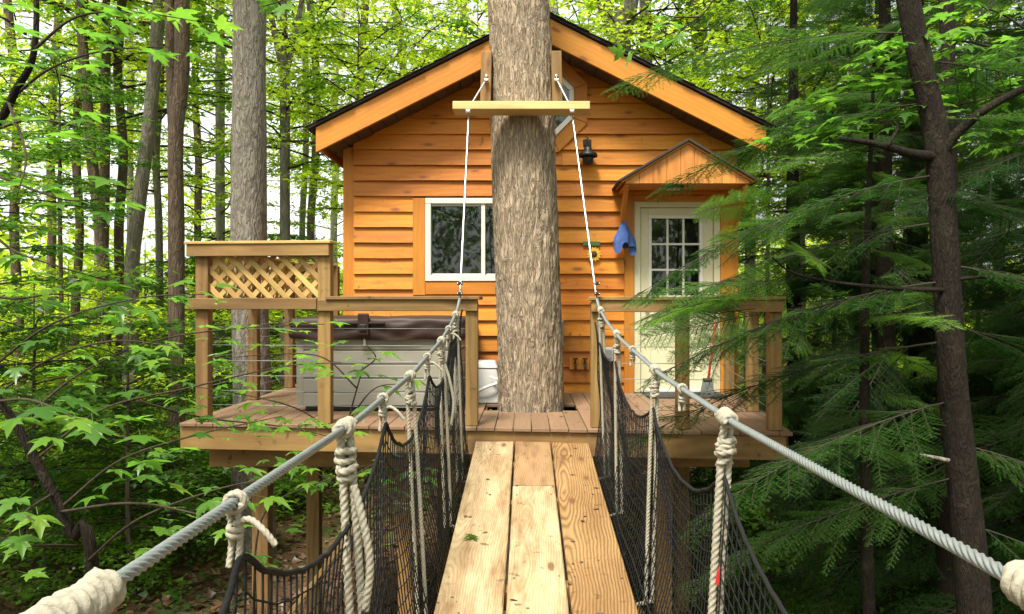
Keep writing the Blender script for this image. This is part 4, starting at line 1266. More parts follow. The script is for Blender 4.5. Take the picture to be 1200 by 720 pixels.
forest_tree('maple_tree', 'brown slanted trunk crossing a straight one in the left woods', [(100, 90), (107, 180), (116, 260), (122, 340)], 16, 12, 'bark_brown', 'tall_b', crown_z=6.5)
forest_tree('maple_tree', 'straight brown trunk crossed by a slanted one in the left woods', [(124, 90), (123, 200), (121, 330), (120, 420)], 16.6, 11, 'bark_brown', 'under_b', crown_z=6, top=10)
for px_, Y_, w_, mt_, cr_, dx_ in ((90, 19, 9, 'bark_brown', 'tall_a', 2), (142, 17, 10, 'bark_brown', 'tall_c', 1), (186, 20, 8, 'bark_grey', 'tall_b', -1), (60, 24, 9, 'bark_brown', 'tall_a', 2), (150, 26, 8, 'bark_pale', 'tall_b', 0), (20, 21, 10, 'bark_brown', 'tall_a', -2), (357, 24, 7, 'bark_pale', 'tall_b', 0), (367, 21, 9, 'bark_grey', 'tall_a', -1), (232, 27, 8, 'bark_brown', 'tall_a', 1),
                                   (420, 27, 9, 'bark_brown', 'tall_b', 1), (470, 30, 9, 'bark_brown', 'tall_a', -2), (540, 28, 9, 'bark_grey', 'tall_b', 2), (652, 24, 11, 'bark_pale', 'tall_a', 0), (118, 30, 8, 'bark_pale', 'tall_b', 2), (395, 34, 8, 'bark_pale', 'tall_a', 2), (276, 31, 7, 'bark_brown', 'tall_a', 1)):
    forest_tree('maple_tree', 'tall slender tree with %s bark by %s' % ({'bark_brown': 'dark brown', 'bark_pale': 'pale', 'bark_grey': 'grey'}[mt_], landmark(px_, Y_)), [(px_ + dx_ * 4 + random.uniform(-5, 5), 0), (px_ + random.uniform(-4, 4), 90), (px_ + random.uniform(-4, 4), 180), (px_ + random.uniform(-4, 4), 270), (px_ - dx_, 380)], Y_, w_, mt_, cr_, G1, crown_z=random.uniform(3.0, 6.5), cs=(random.uniform(0.85, 1.15), random.uniform(0.9, 1.2)))
forest_tree('maple_tree', 'thin grey tree forking into two boughs left of the roof eave', [(333, 60), (334, 140), (334, 250)], 17, 11, 'bark_grey', 'tall_c', fork=[(7, [(318, 20), (326, 60), (333, 100)]), (6, [(349, 25), (342, 60), (334, 95)])], crown_z=4, top=9)
forest_tree('maple_tree', 'grey trunk forking in a wide Y above the roof ridge', [(726, 42), (727, 90), (728, 200)], 17, 26, 'bark_grey', 'tall_a', fork=[(17, [(700, -20), (712, 18), (725, 55)]), (17, [(744, -20), (737, 18), (727, 55)])], crown_z=7, top=7.6)
forest_tree('maple_tree', 'straight grey trunk just right of the forked tree above the roof', [(756, 0), (757, 70), (758, 200)], 18, 14, 'bark_grey', 'tall_b', crown_z=4.5)
forest_tree('maple_tree', 'grey trunk above the right roof slope, right of the straight one', [(818, 0), (821, 80), (823, 200)], 19, 19, 'bark_grey', 'tall_c', crown_z=4)
forest_tree('maple_tree', 'straight grey trunk behind the hemlocks right of the cabin', [(936, 0), (935, 130), (934, 300)], 15, 17, 'bark_grey', 'tall_a', crown_z=3.5)
for px_, Y_, w_ in ((1004, 18, 14), (1068, 15, 13), (1106, 12.5, 14), (1172, 19, 12), (880, 24, 12)):
    forest_tree('maple_tree', 'grey trunk standing deep among the hemlocks to the right', [(px_ + 3, 0), (px_, 130), (px_ - 1, 300)], Y_, w_, 'bark_grey', 'tall_c' if Y_ < 17 else 'tall_a', 'grey trunks among the hemlocks', crown_z=random.uniform(3.0, 5.0))

# understory trees and shrubs
def under(px_, Y_, key, zc, s, label, group, stem=0.035, name='understory_tree'):
    x_ = (px_ - 617) * Y_ / F
    g = gz(x_, Y_)
    tone = {'under_a': 'mid green', 'under_b': 'bright yellow green', 'shrub': 'dark green', 'shrub_b': 'fresh green'}[key]
    szw = ('tall' if s > 1.15 else 'small') if name != 'shrub' else ('spreading' if s > 1.05 else 'small')
    if 'cabin' in (group or ''): tone = 'leafy ' + tone
    label = '%s %s %s by %s' % (szw, tone, 'young tree' if name != 'shrub' else 'shrub', landmark(px_, Y_))
    root = thing(name, label, 'tree' if name != 'shrub' else 'shrub', (x_, Y_, g), group)
    H = {'under_a': 5, 'under_b': 4.2, 'shrub': 2, 'shrub_b': 1.8}[key] * s
    lean = random.uniform(-0.25, 0.25)
    mobj('trunk' if name != 'shrub' else 'stem', trunk_mesh('trunk', [(x_ + lean, Y_, g - 0.2), (x_ + lean * 0.3, Y_ + 0.05, (g + zc) / 2), (x_, Y_, zc + 0.1), (x_, Y_, zc + H * 0.97)], [stem * 1.4, stem * 1.1, stem, stem * 0.25], 8, 0.08, 16, random.uniform(0, 9)), M['bark_brown'], root)
    add_crown(root, key, (x_, Y_, zc), random.uniform(0, 6.28), (s * 1.15, s * 0.85) if 'left of' in (group or '') else (s, s))
LU = 'young leafy understory tree in the woods left of the deck'
for px_, Y_, k, zc, s in ((40, 10.5, 'under_a', -1.7, 0.62), (-60, 9, 'under_a', -0.6, 0.8), (120, 12.5, 'under_b', -1.6, 0.7), (170, 17, 'under_a', -1.7, 0.85), (-10, 15, 'under_b', -1.5, 0.9), (330, 17, 'under_b', -1.2, 0.9), (250, 20, 'under_a', -1.8, 0.9), (80, 22, 'under_b', -1.8, 1.0), (150, 9.8, 'under_a', -1.9, 0.55), (370, 26, 'under_b', -1, 1.2), (190, 25, 'under_b', -1.5, 1.1), (300, 24, 'under_a', -1.2, 1.0), (70, 13.5, 'under_a', 2.6, 0.6), (-30, 17, 'under_b', 2.5, 1.0)):
    under(px_, Y_, k, zc, s, LU, 'young trees left of the deck')
LS = 'low dark green shrub on the forest floor left of the deck'
for px_, Y_, s in ((30, 11, 1.0), (120, 14, 1.1), (190, 11.5, 0.8), (-40, 14, 1.2), (80, 17, 1.2), (250, 13.5, 1.0), (160, 20, 1.3), (0, 24, 1.5), (310, 15, 1.1), (100, 9.6, 0.55), (215, 16, 1.2), (270, 22, 1.4), (350, 19, 1.3), (50, 28, 1.7)):
    x_ = (px_ - 617) * Y_ / F
    under(px_, Y_, 'shrub' if random.random() < 0.6 else 'shrub_b', gz(x_, Y_) + 0.1, s, LS, 'shrubs left of the deck', 0.015, 'shrub')
LR = 'leafy tree filling the woods behind and above the cabin roof'
for px_, Y_, k, zc, s in ((470, 20, 'under_b', 3.0, 1.3), (560, 24, 'under_a', 4.5, 1.4), (690, 22, 'under_b', 4.2, 1.3), (780, 17.5, 'under_b', 3.2, 1.1), (850, 20, 'under_a', 2.5, 1.3), (900, 14.5, 'under_b', 2.3, 1.0), (980, 17, 'under_b', 2.0, 1.2), (420, 16, 'under_b', 3.2, 0.9), (1060, 20, 'under_b', 2, 1.4), (1150, 16, 'under_a', 2.5, 1.2)):
    under(px_, Y_, k, zc, s, LR, 'young trees behind the cabin', 0.04)
LRR = 'low green shrub on the shaded ground right of the deck'
for px_, Y_, s in ((900, 9.5, 0.9), (960, 11, 1.1), (1040, 10, 1.0), (930, 14, 1.2), (1100, 13, 1.2), (860, 8.6, 0.55), (1180, 9, 0.9), (1000, 8.2, 0.7)):
    x_ = (px_ - 617) * Y_ / F
    under(px_, Y_, 'shrub_b', gz(x_, Y_) + 0.1, s, LRR, 'shrubs right of the deck', 0.015, 'shrub')

# unseen tall trees added on either side of the bridge to shade the ground
def shade_tree(x_, y_, key, zc, sc, label, mat='bark_grey'):
    g = gz(x_, y_)
    root = thing('maple_tree', label, 'tree', (x_, y_, g))
    mobj('trunk', trunk_mesh('trunk', [(x_, y_, g - 0.2), (x_ + 0.05, y_, 1.0), (x_ - 0.05, y_ + 0.05, zc + 1), (x_, y_, zc + 10 * sc[1])], [0.26, 0.19, 0.16, 0.03], 16, 0.1, 40, x_), M[mat], root)
    add_crown(root, key, (x_, y_, zc), x_, sc)
for x_, y_, k_, zc, sc, lab in ((-8.6, 1.5, 'tall_c', 5.5, (1.05, 0.8), 'unseen tall maple beside the bridge, outside the left cable, added for shade'), (-11.5, 4.8, 'tall_a', 5.5, (1.2, 0.9), 'unseen spreading maple in the woods left of the bridge, added for shade'),
                               (6.6, 0.4, 'tall_c', 6.0, (0.9, 0.7), 'unseen tall maple beside the bridge, outside the right cable, added for shade'), (10.6, 2.0, 'tall_a', 6.0, (1.2, 0.9), 'unseen spreading maple in the woods right of the bridge, added for shade')):
    shade_tree(x_, y_, k_, zc, sc, lab)

# ------------------------------------------------------------------ hemlocks
def bough_mesh(name, seed, L=2.0, nsec=30, tert=0.027):
    """flat drooping hemlock bough along +X from the origin: twigs + needles, two meshes"""
    r = np.random.default_rng(seed)
    tw = Acc()
    NV, ND, NS = [], [], []          # needle base, direction, size
    n = 14
    t = np.linspace(0, 1, n)
    main = np.stack([L * t, 0.06 * L * np.sin(t * 3 + r.random() * 3) * t, -0.22 * L * t ** 2.0 + 0.05 * L * t], 1)
    tw.tube(main, np.linspace(0.008, 0.002, n), 5)
    def pt(u):
        f = u * (n - 1); k = min(int(f), n - 2)
        return main[k] + (main[k + 1] - main[k]) * (f - k), (main[k + 1] - main[k]) / np.linalg.norm(main[k + 1] - main[k])
    def needles(a, b, step=0.0075):
        d = b - a; l = np.linalg.norm(d)
        if l < 1e-3: return
        d = d / l
        m = max(3, int(l / step))
        s = (np.arange(m) + 0.5) / m
        base = a + (b - a) * s[:, None]
        side = np.cross(d, [0, 0, 1.0]); side /= np.linalg.norm(side) + 1e-9
        for sg in (-1, 1):
            dirs = side * sg * 0.88 + d * 0.45 + r.normal(0, 0.13, (m, 3))
            NV.append(base); ND.append(dirs); NS.append(0.017 * r.uniform(0.8, 1.15, m) * np.clip(1.25 - 0.6 * s, 0.5, 1))
    for i in range(nsec):
        u = 0.10 + 0.90 * (i + r.uniform(0, 0.6)) / nsec
        c, d = pt(min(u, 0.999))
        sg = 1 if i % 2 else -1
        ls_ = L * 0.30 * (1.12 - u) ** 0.75 * r.uniform(0.75, 1.15) + 0.05
        side = np.array([-d[1], d[0], 0]) * sg
        ang = r.uniform(0.75, 1.05)
        e = c + (d * math.cos(ang) + side * math.sin(ang)) * ls_ + np.array([0, 0, -0.16 * ls_ + 0.16 * ls_ * r.normal()])
        tw.tube(np.array([c, (c + e) / 2 + [0, 0, 0.015], e]), [0.0042, 0.003, 0.0015], 3)
        needles(c, e)
        d2 = (e - c) / np.linalg.norm(e - c)
        nt = max(3, int(ls_ / tert))
        for j in range(nt):
            v = 0.10 + 0.88 * (j + r.random() * 0.5) / nt
            c2 = c + (e - c) * v
            sg2 = 1 if j % 2 else -1
            s2 = np.array([-d2[1], d2[0], 0]) * sg2
            l2 = (0.17 * (1.08 - v) + 0.03) * r.uniform(0.7, 1.2) * min(1, ls_ / 0.35 + 0.25)
            a2 = r.uniform(0.7, 1.0)
            e2 = c2 + (d2 * math.cos(a2) + s2 * math.sin(a2)) * l2 + np.array([0, 0, -0.20 * l2 * r.random() - 0.05 * l2])
            needles(c2, e2)
    e0 = main[-1]
    for k in range(1, n - 1):
        needles(main[k], main[k + 1])
    B, D, S = np.vstack(NV), np.vstack(ND), np.concatenate(NS)
    D /= np.linalg.norm(D, axis=1)[:, None]
    W = np.cross(D, np.array([0, 0, 1.0]) + rng.normal(0, 0.35, D.shape)); W /= np.linalg.norm(W, axis=1)[:, None] + 1e-9
    V = np.stack([B - W * 0.0016, B + W * 0.0016, B + D * S[:, None]], 1)
    V[:, 0] -= W * (S * 0.06)[:, None]; V[:, 1] += W * (S * 0.06)[:, None]
    T = np.arange(len(B) * 3).reshape(-1, 3)
    return tw.mesh(name + '_twigs'), np_mesh(name + '_needles', V.reshape(-1, 3), T)
BO = []
for k in range(4):
    a, b = bough_mesh('bough%d' % k, 40 + k, 1.9 + 0.25 * k, 46)
    a.materials.append(M['twig_dark']); b.materials.append(M['needle'])
    BO.append((a, b))
BOY = []
for k in range(2):
    a, b = bough_mesh('young_bough%d' % k, 60 + k, 1.7, 40)
    a.materials.append(M['twig_dark']); b.materials.append(M['needle_new'])
    BOY.append((a, b))

def add_bough(root, base, az, dip, s, kind=None, roll=0.0):
    tw_, nd_ = kind if kind else random.choice(BO)
    mw = Matrix.Translation(Vector(base)) @ Matrix.Rotation(az, 4, 'Z') @ Matrix.Rotation(dip, 4, 'Y') @ Matrix.Rotation(roll, 4, 'X') @ Matrix.Scale(s, 4)
    b = mobj('bough', tw_, None, root, mw)
    mobj('needles', nd_, None, b, mw)
    return b

def hemlock(label, x, y, ztop, z0, n, s0, r0=0.10, azr=None, group=None):
    g = gz(x, y)
    root = thing('hemlock_tree', label, 'tree', (x, y, g), group)
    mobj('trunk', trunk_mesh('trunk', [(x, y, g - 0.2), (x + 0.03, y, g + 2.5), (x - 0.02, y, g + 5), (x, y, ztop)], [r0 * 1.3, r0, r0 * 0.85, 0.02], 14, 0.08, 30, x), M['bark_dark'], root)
    for i in range(n):
        u = (i + random.random()) / n
        zz = z0 + (ztop - 0.3 - z0) * u
        az = i * 2.39996 + random.uniform(-0.3, 0.3)
        if azr:
            az = random.uniform(*azr)
        s = s0 * (1.1 - 0.65 * u) * random.uniform(0.8, 1.15)
        add_bough(root, (x, y, zz), az, random.uniform(-0.15, 0.45), s, None, random.uniform(-0.5, 0.5))
    return root
HK = [None]
HK[0] = hemlock('dark hemlock rising close beyond the right corner of the deck', 3.7, 7.9, 7.0, -2.0, 95, 0.82)
hemlock('dense dark hemlock standing behind the near dark trunk', 4.6, 6.4, 8.0, -2.2, 110, 0.82)
hemlock('hemlock with long drooping boughs beside the cabin door', 3.35, 9.6, 6.5, -1.5, 75, 0.82)
for zz_, az_, s_ in ((2.5, 3.05, 0.85), (2.75, 3.3, 0.75), (2.2, 2.95, 0.75), (3.0, 3.2, 0.7), (2.4, 3.5, 0.8), (1.9, 3.2, 0.75)):
    add_bough(HK[0], (3.7, 7.9, zz_ + 0.15), az_, 0.02, s_, BOY[0], random.uniform(-0.3, 0.3))
LH = 'dark hemlock deep in the shaded woods right of the cabin'
HLAB = ['tall dark hemlock between the near dark trunk and the deep woods', 'broad dark hemlock far back in the right woods', 'dark hemlock beyond the cabin wall on the door side', 'largest dark hemlock at the back of the right woods', 'dark hemlock behind the straight grey trunk right of the cabin', 'dark hemlock close beside the near dark trunk', 'dark hemlock filling the gap past the railing corner', 'outermost dark hemlock of the right woods']
for hi, (x, y, zt, n, s) in enumerate(((6.6, 9.5, 9.0, 64, 1.35), (8.6, 12.5, 9.0, 60, 1.5), (5.6, 12.2, 8.0, 56, 1.3), (11.0, 15.5, 9.5, 56, 1.8), (7.4, 16.0, 8.0, 50, 1.7), (6.1, 7.3, 9.0, 60, 1.1), (4.7, 9.2, 7.5, 80, 0.95), (8.2, 8.3, 9.0, 70, 1.15))):
    hemlock(HLAB[hi], x, y, zt, -2.3, n, s, 0.13, None, 'hemlocks in the right hand woods')

# the near dark trunk on the right, with its own boughs
nt = thing('hemlock_tree', 'near dark brown trunk with bare side branches right of the bridge', 'tree', (2.75, 5.0, gz(2.75, 5.0)))
NY = 5.0
npth = [P(px, py, NY) for px, py in ((1058, -40), (1068, 20), (1082, 90), (1098, 170), (1108, 300), (1117, 450), (1128, 560), (1142, 720))][::-1]
npth = [Vector((npth[0].x + 0.12, NY, gz(3, 5) - 0.2))] + npth + [P(1030, -250, NY), P(1000, -600, NY)]
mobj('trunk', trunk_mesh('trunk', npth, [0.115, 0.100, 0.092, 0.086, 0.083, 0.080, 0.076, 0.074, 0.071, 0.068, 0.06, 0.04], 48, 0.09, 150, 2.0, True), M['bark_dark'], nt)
def twigtube(nm, pxs, Y, r0, r1, par, mat='twig', dy=0.0):
    pts = [P(px, py, Y + dy * i) for i, (px, py) in enumerate(pxs)]
    sp__ = smooth_path(pts, 18)
    return tube(nm, sp__, np.linspace(r0, r1, 19), M[mat], par, 8)
twigtube('branch', [(1098, 184), (1068, 180), (1040, 172), (1010, 166), (984, 163)], NY - 0.02, 0.036, 0.012, nt, 'bark_dark', -0.05)
twigtube('branch', [(1100, 186), (1118, 160), (1140, 140), (1165, 122), (1215, 96), (1260, 70)], NY - 0.02, 0.038, 0.02, nt, 'bark_dark', -0.06)
twigtube('branch', [(1040, 172), (1052, 150), (1044, 140)], NY - 0.14, 0.012, 0.005, nt, 'bark_dark')
twigtube('branch', [(1105, 340), (1060, 339), (1010, 335), (960, 328), (925, 318), (905, 302)], NY - 0.05, 0.016, 0.006, nt, 'bark_dark', -0.03)
twigtube('branch', [(1112, 540), (1094, 536), (1078, 533)], NY - 0.1, 0.014, 0.008, nt, 'bark_grey')
twigtube('branch', [(1108, 330), (1150, 325), (1190, 330), (1240, 342)], NY - 0.05, 0.014, 0.008, nt, 'bark_dark')
for i, (px, py, az, dip, s) in enumerate(((1095, 120, 2.9, 0.1, 0.75), (1100, 205, 3.3, 0.2, 0.8), (1105, 260, 2.7, 0.15, 0.85), (1108, 330, 3.2, 0.15, 0.95), (1112, 400, 2.8, 0.2, 0.9), (1115, 470, 3.4, 0.2, 0.8), (1100, 230, 0.2, 0.1, 0.7), (1105, 310, -0.4, 0.2, 0.8), (1110, 380, 0.4, 0.2, 0.8), (1080, 70, 0.1, 0.1, 0.8), (1118, 520, 0.1, 0.25, 0.8), (1118, 560, 3.0, 0.3, 0.7), (1090, 140, -0.3, 0.1, 0.7), (1075, 40, 3.0, -0.05, 0.8), (1120, 610, -0.2, 0.3, 0.7))):
    add_bough(nt, P(px, py, NY), az, dip, s, None, random.uniform(-0.3, 0.3))
# second, slimmer dark trunk just behind
forest_tree('hemlock_tree', 'slim black trunk half hidden behind the near dark trunk', [(1112, 380), (1113, 520), (1114, 660)], 6.4, 26, 'bark_dark', top=6)

# hemlock sapling whose light green boughs cross in front of the door
hs = thing('hemlock_sapling', 'young light green hemlock spreading in front of the cream door', 'tree', (2.35, 5.35, gz(2.35, 5.35)))
hx0_ = 2.35
mobj('trunk', trunk_mesh('trunk', [(hx0_ + 0.1, 5.35, gz(2.35, 5.35) - 0.2), (hx0_ + 0.02, 5.35, -0.6), (hx0_, 5.33, 0.9), (hx0_ + 0.05, 5.3, 2.7)], [0.05, 0.04, 0.03, 0.008], 10, 0.08, 30, 4), M['bark_dark'], hs)
random.seed(21)
for i in range(15):
    zz = 0.0 + 2.6 * i / 15 + random.uniform(-0.04, 0.04)
    az = random.uniform(-1.6, 1.9)
    s = random.uniform(0.36, 0.52) * (1.1 - 0.18 * zz)
    add_bough(hs, (hx0_, 5.33, zz), az, random.uniform(-0.12, 0.22), s, random.choice(BOY + BO[:1]), random.uniform(-0.3, 0.3))
for (px, py, az, dip, s) in ((918, 240, 3.05, -0.02, 0.38), (925, 262, 3.2, 0.05, 0.32), (905, 330, 3.12, 0.0, 0.58), (902, 345, 2.95, 0.03, 0.55), (890, 348, 3.35, 0.06, 0.5), (885, 362, 3.05, 0.08, 0.44), (895, 368, 3.3, 0.1, 0.50), (892, 395, 3.1, 0.15, 0.36),
                             (920, 320, 4.1, 0.1, 0.42), (925, 380, 4.4, 0.1, 0.40), (920, 260, 4.2, 0.1, 0.42), (922, 290, 4.6, 0.1, 0.42)):
    add_bough(hs, P(px, py, 5.3), az + random.uniform(-0.25, 0.25), dip, s, random.choice(BOY), random.choice([-1, 1]) * random.uniform(0.2, 0.9))
random.seed(5)

# ------------------------------------------------------------------ maple leaves close to the camera
half = [(0.0, -0.02), (0.16, -0.10), (0.40, -0.10), (0.27, 0.06), (0.36, 0.12), (0.52, 0.20), (0.72, 0.44), (0.50, 0.40), (0.44, 0.50), (0.22, 0.40), (0.20, 0.55), (0.30, 0.70), (0.15, 0.70), (0.09, 0.84), (0.0, 1.08)]
def maple_mesh(name, droop, fold):
    out = half + [(-x, y) for x, y in half[-2:0:-1]]
    V = [(0, 0.28, 0.0)]
    for x, y in out:
        r2 = x * x + (y - 0.2) ** 2
        V.append((x, y, -droop * r2 + fold * abs(x) + 0.02 * math.sin(x * 19 + y * 13)))
    n = len(out)
    T = [(0, 1 + i, 1 + (i + 1) % n) for i in range(n)]
    # petiole
    k = len(V)
    V += [(-0.012, -0.02, 0), (0.012, -0.02, 0), (0.008, -0.55, 0.10), (-0.008, -0.55, 0.10)]
    T += [(k, k + 1, k + 2), (k, k + 2, k + 3)]
    me = np_mesh(name, V, T)
    me.materials.append(M['maple'])
    return me
ML = [maple_mesh('maple_leaf_a', 0.25, 0.16), maple_mesh('maple_leaf_b', 0.48, 0.26), maple_mesh('maple_leaf_c', 0.16, -0.14), maple_mesh('maple_leaf_d', 0.7, 0.10)]

def add_leaf(root, p, yaw, pitch, roll, s):
    mw = Matrix.Translation(Vector(p)) @ Matrix.Rotation(yaw, 4, 'Z') @ Matrix.Rotation(pitch, 4, 'X') @ Matrix.Rotation(roll, 4, 'Y') @ Matrix.Scale(s, 4)
    return mobj('leaf', random.choice(ML), None, root, mw)

def leafy_branch(root, pts, nleaf, size, spread=0.16, r0=0.006, tilt=0.15, start=0.15, zs=0.05):
    pts = [Vector(p) for p in pts]
    sp__ = smooth_path(pts, 26)
    tube('branch', sp__, np.linspace(r0, 0.002, 27), M['twig'], root, 7)
    for i in range(nleaf):
        t = start + (1 - start) * (i + random.random()) / nleaf
        f = t * 26
        k = min(int(f), 25)
        c = sp__[k].lerp(sp__[k + 1], f - k)
        d = (sp__[k + 1] - sp__[k])
        yaw0 = math.atan2(d.y, d.x) - math.pi / 2
        yaw = yaw0 + random.choice([-1, 1]) * random.uniform(0.3, 1.5)
        off = Vector((-math.sin(yaw), math.cos(yaw), 0)) * random.uniform(0.3, 1.0) * spread
        s = size * random.uniform(0.5, 1.12)
        add_leaf(root, c + off + Vector((0, 0, random.gauss(0, zs))), yaw + random.gauss(0, 0.3), random.gauss(-0.08, tilt), random.gauss(0, tilt), s)

# sapling at the left of the bridge: stem from the lower left, fans of horizontal leaves
ms = thing('maple_sapling', 'maple sapling with layered broad leaves and a slanting dark stem left of the bridge', 'sapling', (-2.1, 3.7, gz(-2.1, 3.7)))
MSY = 3.3
stem = [(-1.70, MSY + 0.1, gz(-1.7, 3.3) - 0.1)] + [P(px, py, MSY) for px, py in ((112, 690), (84, 625), (55, 565), (20, 500), (-25, 435))]
tube('stem', smooth_path(stem, 30), np.linspace(0.028, 0.016, 31), M['bark_dark'], ms, 9)
def pb(*pts):        # (px, py, Y)
    return [P(*p) for p in pts]
for pts, n, s in (
    (pb((70, 596, 3.3), (140, 540, 3.3), (230, 510, 3.25), (330, 488, 3.2)), 17, 0.092),
    (pb((40, 540, 3.3), (120, 480, 3.4), (220, 455, 3.4), (330, 430, 3.4), (400, 425, 3.4)), 22, 0.092),
    (pb((20, 500, 3.3), (90, 440, 3.5), (180, 400, 3.6), (280, 385, 3.6), (380, 380, 3.6)), 22, 0.092),
    (pb((0, 460, 3.3), (60, 420, 3.2), (130, 400, 3.0), (200, 405, 2.9)), 14, 0.095),
    (pb((100, 660, 3.3), (160, 610, 3.0), (250, 575, 2.9), (320, 560, 2.9)), 13, 0.09),
    (pb((60, 580, 3.3), (30, 600, 2.6), (40, 610, 2.3)), 5, 0.11),
    (pb((90, 640, 3.3), (40, 640, 2.8), (10, 650, 2.6)), 5, 0.10),
    (pb((300, 720, 3.6), (300, 640, 3.6), (320, 590, 3.6), (390, 560, 3.7), (430, 545, 3.8)), 13, 0.09),
    (pb((70, 600, 3.3), (150, 590, 2.7), (220, 600, 2.6), (280, 620, 2.6)), 11, 0.09),
    (pb((0, 470, 3.3), (40, 470, 2.6), (110, 500, 2.5), (170, 520, 2.5)), 14, 0.12),
    (pb((-20, 440, 3.3), (60, 380, 3.1), (160, 350, 3.1), (240, 345, 3.1)), 17, 0.092),
    (pb((160, 470, 3.4), (240, 490, 3.7), (330, 500, 4.0), (400, 515, 4.2)), 14, 0.095),
):
    leafy_branch(ms, pts, n, s)
ms2 = thing('maple_sapling', 'thin leafy maple shoot rising beside the deck rim before the hot tub', 'sapling', (-1.55, 5.3, gz(-1.5, 5.3)))
tube('stem', smooth_path([(-1.75, 5.3, gz(-1.7, 5.3) - 0.1), P(415, 620, 5.2), P(405, 520, 5.0), P(425, 430, 4.9)], 24), np.linspace(0.014, 0.004, 25), M['twig'], ms2, 7)
for pts, n, s in ((pb((405, 520, 5.0), (350, 480, 4.9), (270, 460, 4.9), (200, 450, 5)), 16, 0.12), (pb((410, 490, 5.0), (440, 455, 4.9), (480, 450, 4.9)), 7, 0.12), (pb((418, 455, 4.95), (380, 420, 4.9), (330, 415, 4.9), (260, 420, 4.9)), 15, 0.12), (pb((422, 435, 4.9), (440, 420, 4.8), (430, 405, 4.7)), 6, 0.115), (pb((412, 560, 5.1), (450, 540, 5), (500, 545, 5)), 8, 0.11), (pb((412, 580, 5.1), (360, 550, 5), (310, 545, 5)), 10, 0.11), (pb((415, 600, 5.1), (470, 585, 5.0), (440, 640, 4.8)), 8, 0.10)):
    leafy_branch(ms2, pts, n, s, r0=0.006)
# leafy limb at upper left
ul = thing('maple_sapling', 'maple limb with large dark leaves overhanging at the upper left woods', 'sapling', (-3.6, 3.9, gz(-3.6, 3.9)))
tube('stem', smooth_path([(-3.1, 4.3, gz(-3.1, 4.3) - 0.1), (-3.05, 4.2, 0.0), P(-40, 250, 4.0), P(12, 120, 3.9), P(40, 60, 3.8), P(42, -60, 3.8)], 40), np.linspace(0.035, 0.010, 41), M['bark_dark'], ul, 8)
for pts, n, s in ((pb((20, 110, 3.9), (60, 80, 3.7), (120, 60, 3.6), (200, 55, 3.5)), 15, 0.13), (pb((38, 60, 3.8), (90, 20, 3.7), (160, 15, 3.6), (230, 25, 3.5)), 15, 0.13), (pb((0, 150, 3.9), (40, 140, 3.5), (100, 150, 3.4)), 10, 0.13), (pb((-20, 200, 4), (20, 215, 3.6), (80, 235, 3.5), (140, 230, 3.5)), 14, 0.13), (pb((-30, 250, 4.0), (10, 290, 3.7), (60, 310, 3.6), (130, 330, 3.6)), 14, 0.13), (pb((30, 40, 3.8), (0, 20, 3.4), (-40, 20, 3)), 8, 0.13), (pb((-40, 330, 4.0), (10, 350, 3.6), (70, 345, 3.5), (150, 360, 3.5)), 16, 0.125), (pb((10, 120, 3.9), (30, 180, 3.4), (20, 230, 3.2)), 8, 0.12)):
    leafy_branch(ul, pts, n, s, r0=0.008)
# a long limb of the same tree carries the leaves that dip in over the roof slope
tube('branch', smooth_path(pb((42, -60, 3.8), (150, -130, 3.3), (280, -130, 2.9), (370, -70, 2.6)), 26), np.linspace(0.010, 0.004, 27), M['twig'], ul, 7)
tube('branch', smooth_path(pb((280, -130, 2.9), (380, -120, 2.9), (450, -60, 3.0)), 18), np.linspace(0.006, 0.004, 19), M['twig'], ul, 7)
for pts, n, s in ((pb((370, -70, 2.6), (352, -25, 2.6), (335, -2, 2.6), (308, 8, 2.6)), 6, 0.085), (pb((365, -50, 2.6), (362, -15, 2.6), (350, 10, 2.6)), 4, 0.08), (pb((450, -60, 3), (455, -25, 3), (470, -5, 3)), 5, 0.08)):
    leafy_branch(ul, pts, n, s, spread=0.05, r0=0.004, tilt=0.5)
# maple limb behind the near dark trunk at upper right
ur = thing('maple_sapling', 'maple with flat bright layered leaves behind the near dark trunk', 'sapling', (4.6, 5.6, gz(4.6, 5.6)))
tube('stem', smooth_path([(4.2, 5.75, gz(4.2, 5.6) - 0.1), (4.0, 5.7, -0.5), P(1250, 240, 5.6), P(1240, 60, 5.5), P(1230, -60, 5.4)], 30), np.linspace(0.05, 0.015, 31), M['bark_dark'], ur, 8)
for pts, n, s in ((pb((1245, 160, 5.5), (1180, 110, 5.4), (1100, 90, 5.3), (1020, 100, 5.3), (950, 130, 5.2)), 60, 0.15), (pb((1240, 100, 5.5), (1160, 55, 5.3), (1080, 50, 5.2), (1010, 80, 5.1)), 55, 0.15), (pb((1235, 60, 5.5), (1170, 15, 5.3), (1100, 0, 5.2)), 18, 0.14), (pb((1180, 110, 5.4), (1090, 130, 5.2), (1000, 150, 5.1), (940, 170, 5.0)), 42, 0.14), (pb((1245, 150, 5.5), (1190, 170, 5.2), (1140, 160, 5.0)), 12, 0.13)):
    leafy_branch(ur, pts, n, s, spread=0.22, r0=0.010)
tube('branch', smooth_path(pb((1235, -20, 5.45), (1100, -80, 5.3), (950, -70, 5.2), (850, -20, 5.2)), 26), np.linspace(0.016, 0.008, 27), M['twig'], ur, 7)
for pts, n, s in ((pb((850, -20, 5.2), (820, 20, 5.2), (780, 42, 5.1), (735, 55, 5.0)), 8, 0.10), (pb((820, 20, 5.2), (790, 20, 5.1), (765, 12, 5.1)), 3, 0.09), (pb((800, 34, 5.2), (790, 45, 5.0)), 3, 0.1)):
    leafy_branch(ur, pts, n, s, spread=0.07, r0=0.007, tilt=0.4, start=0.55)
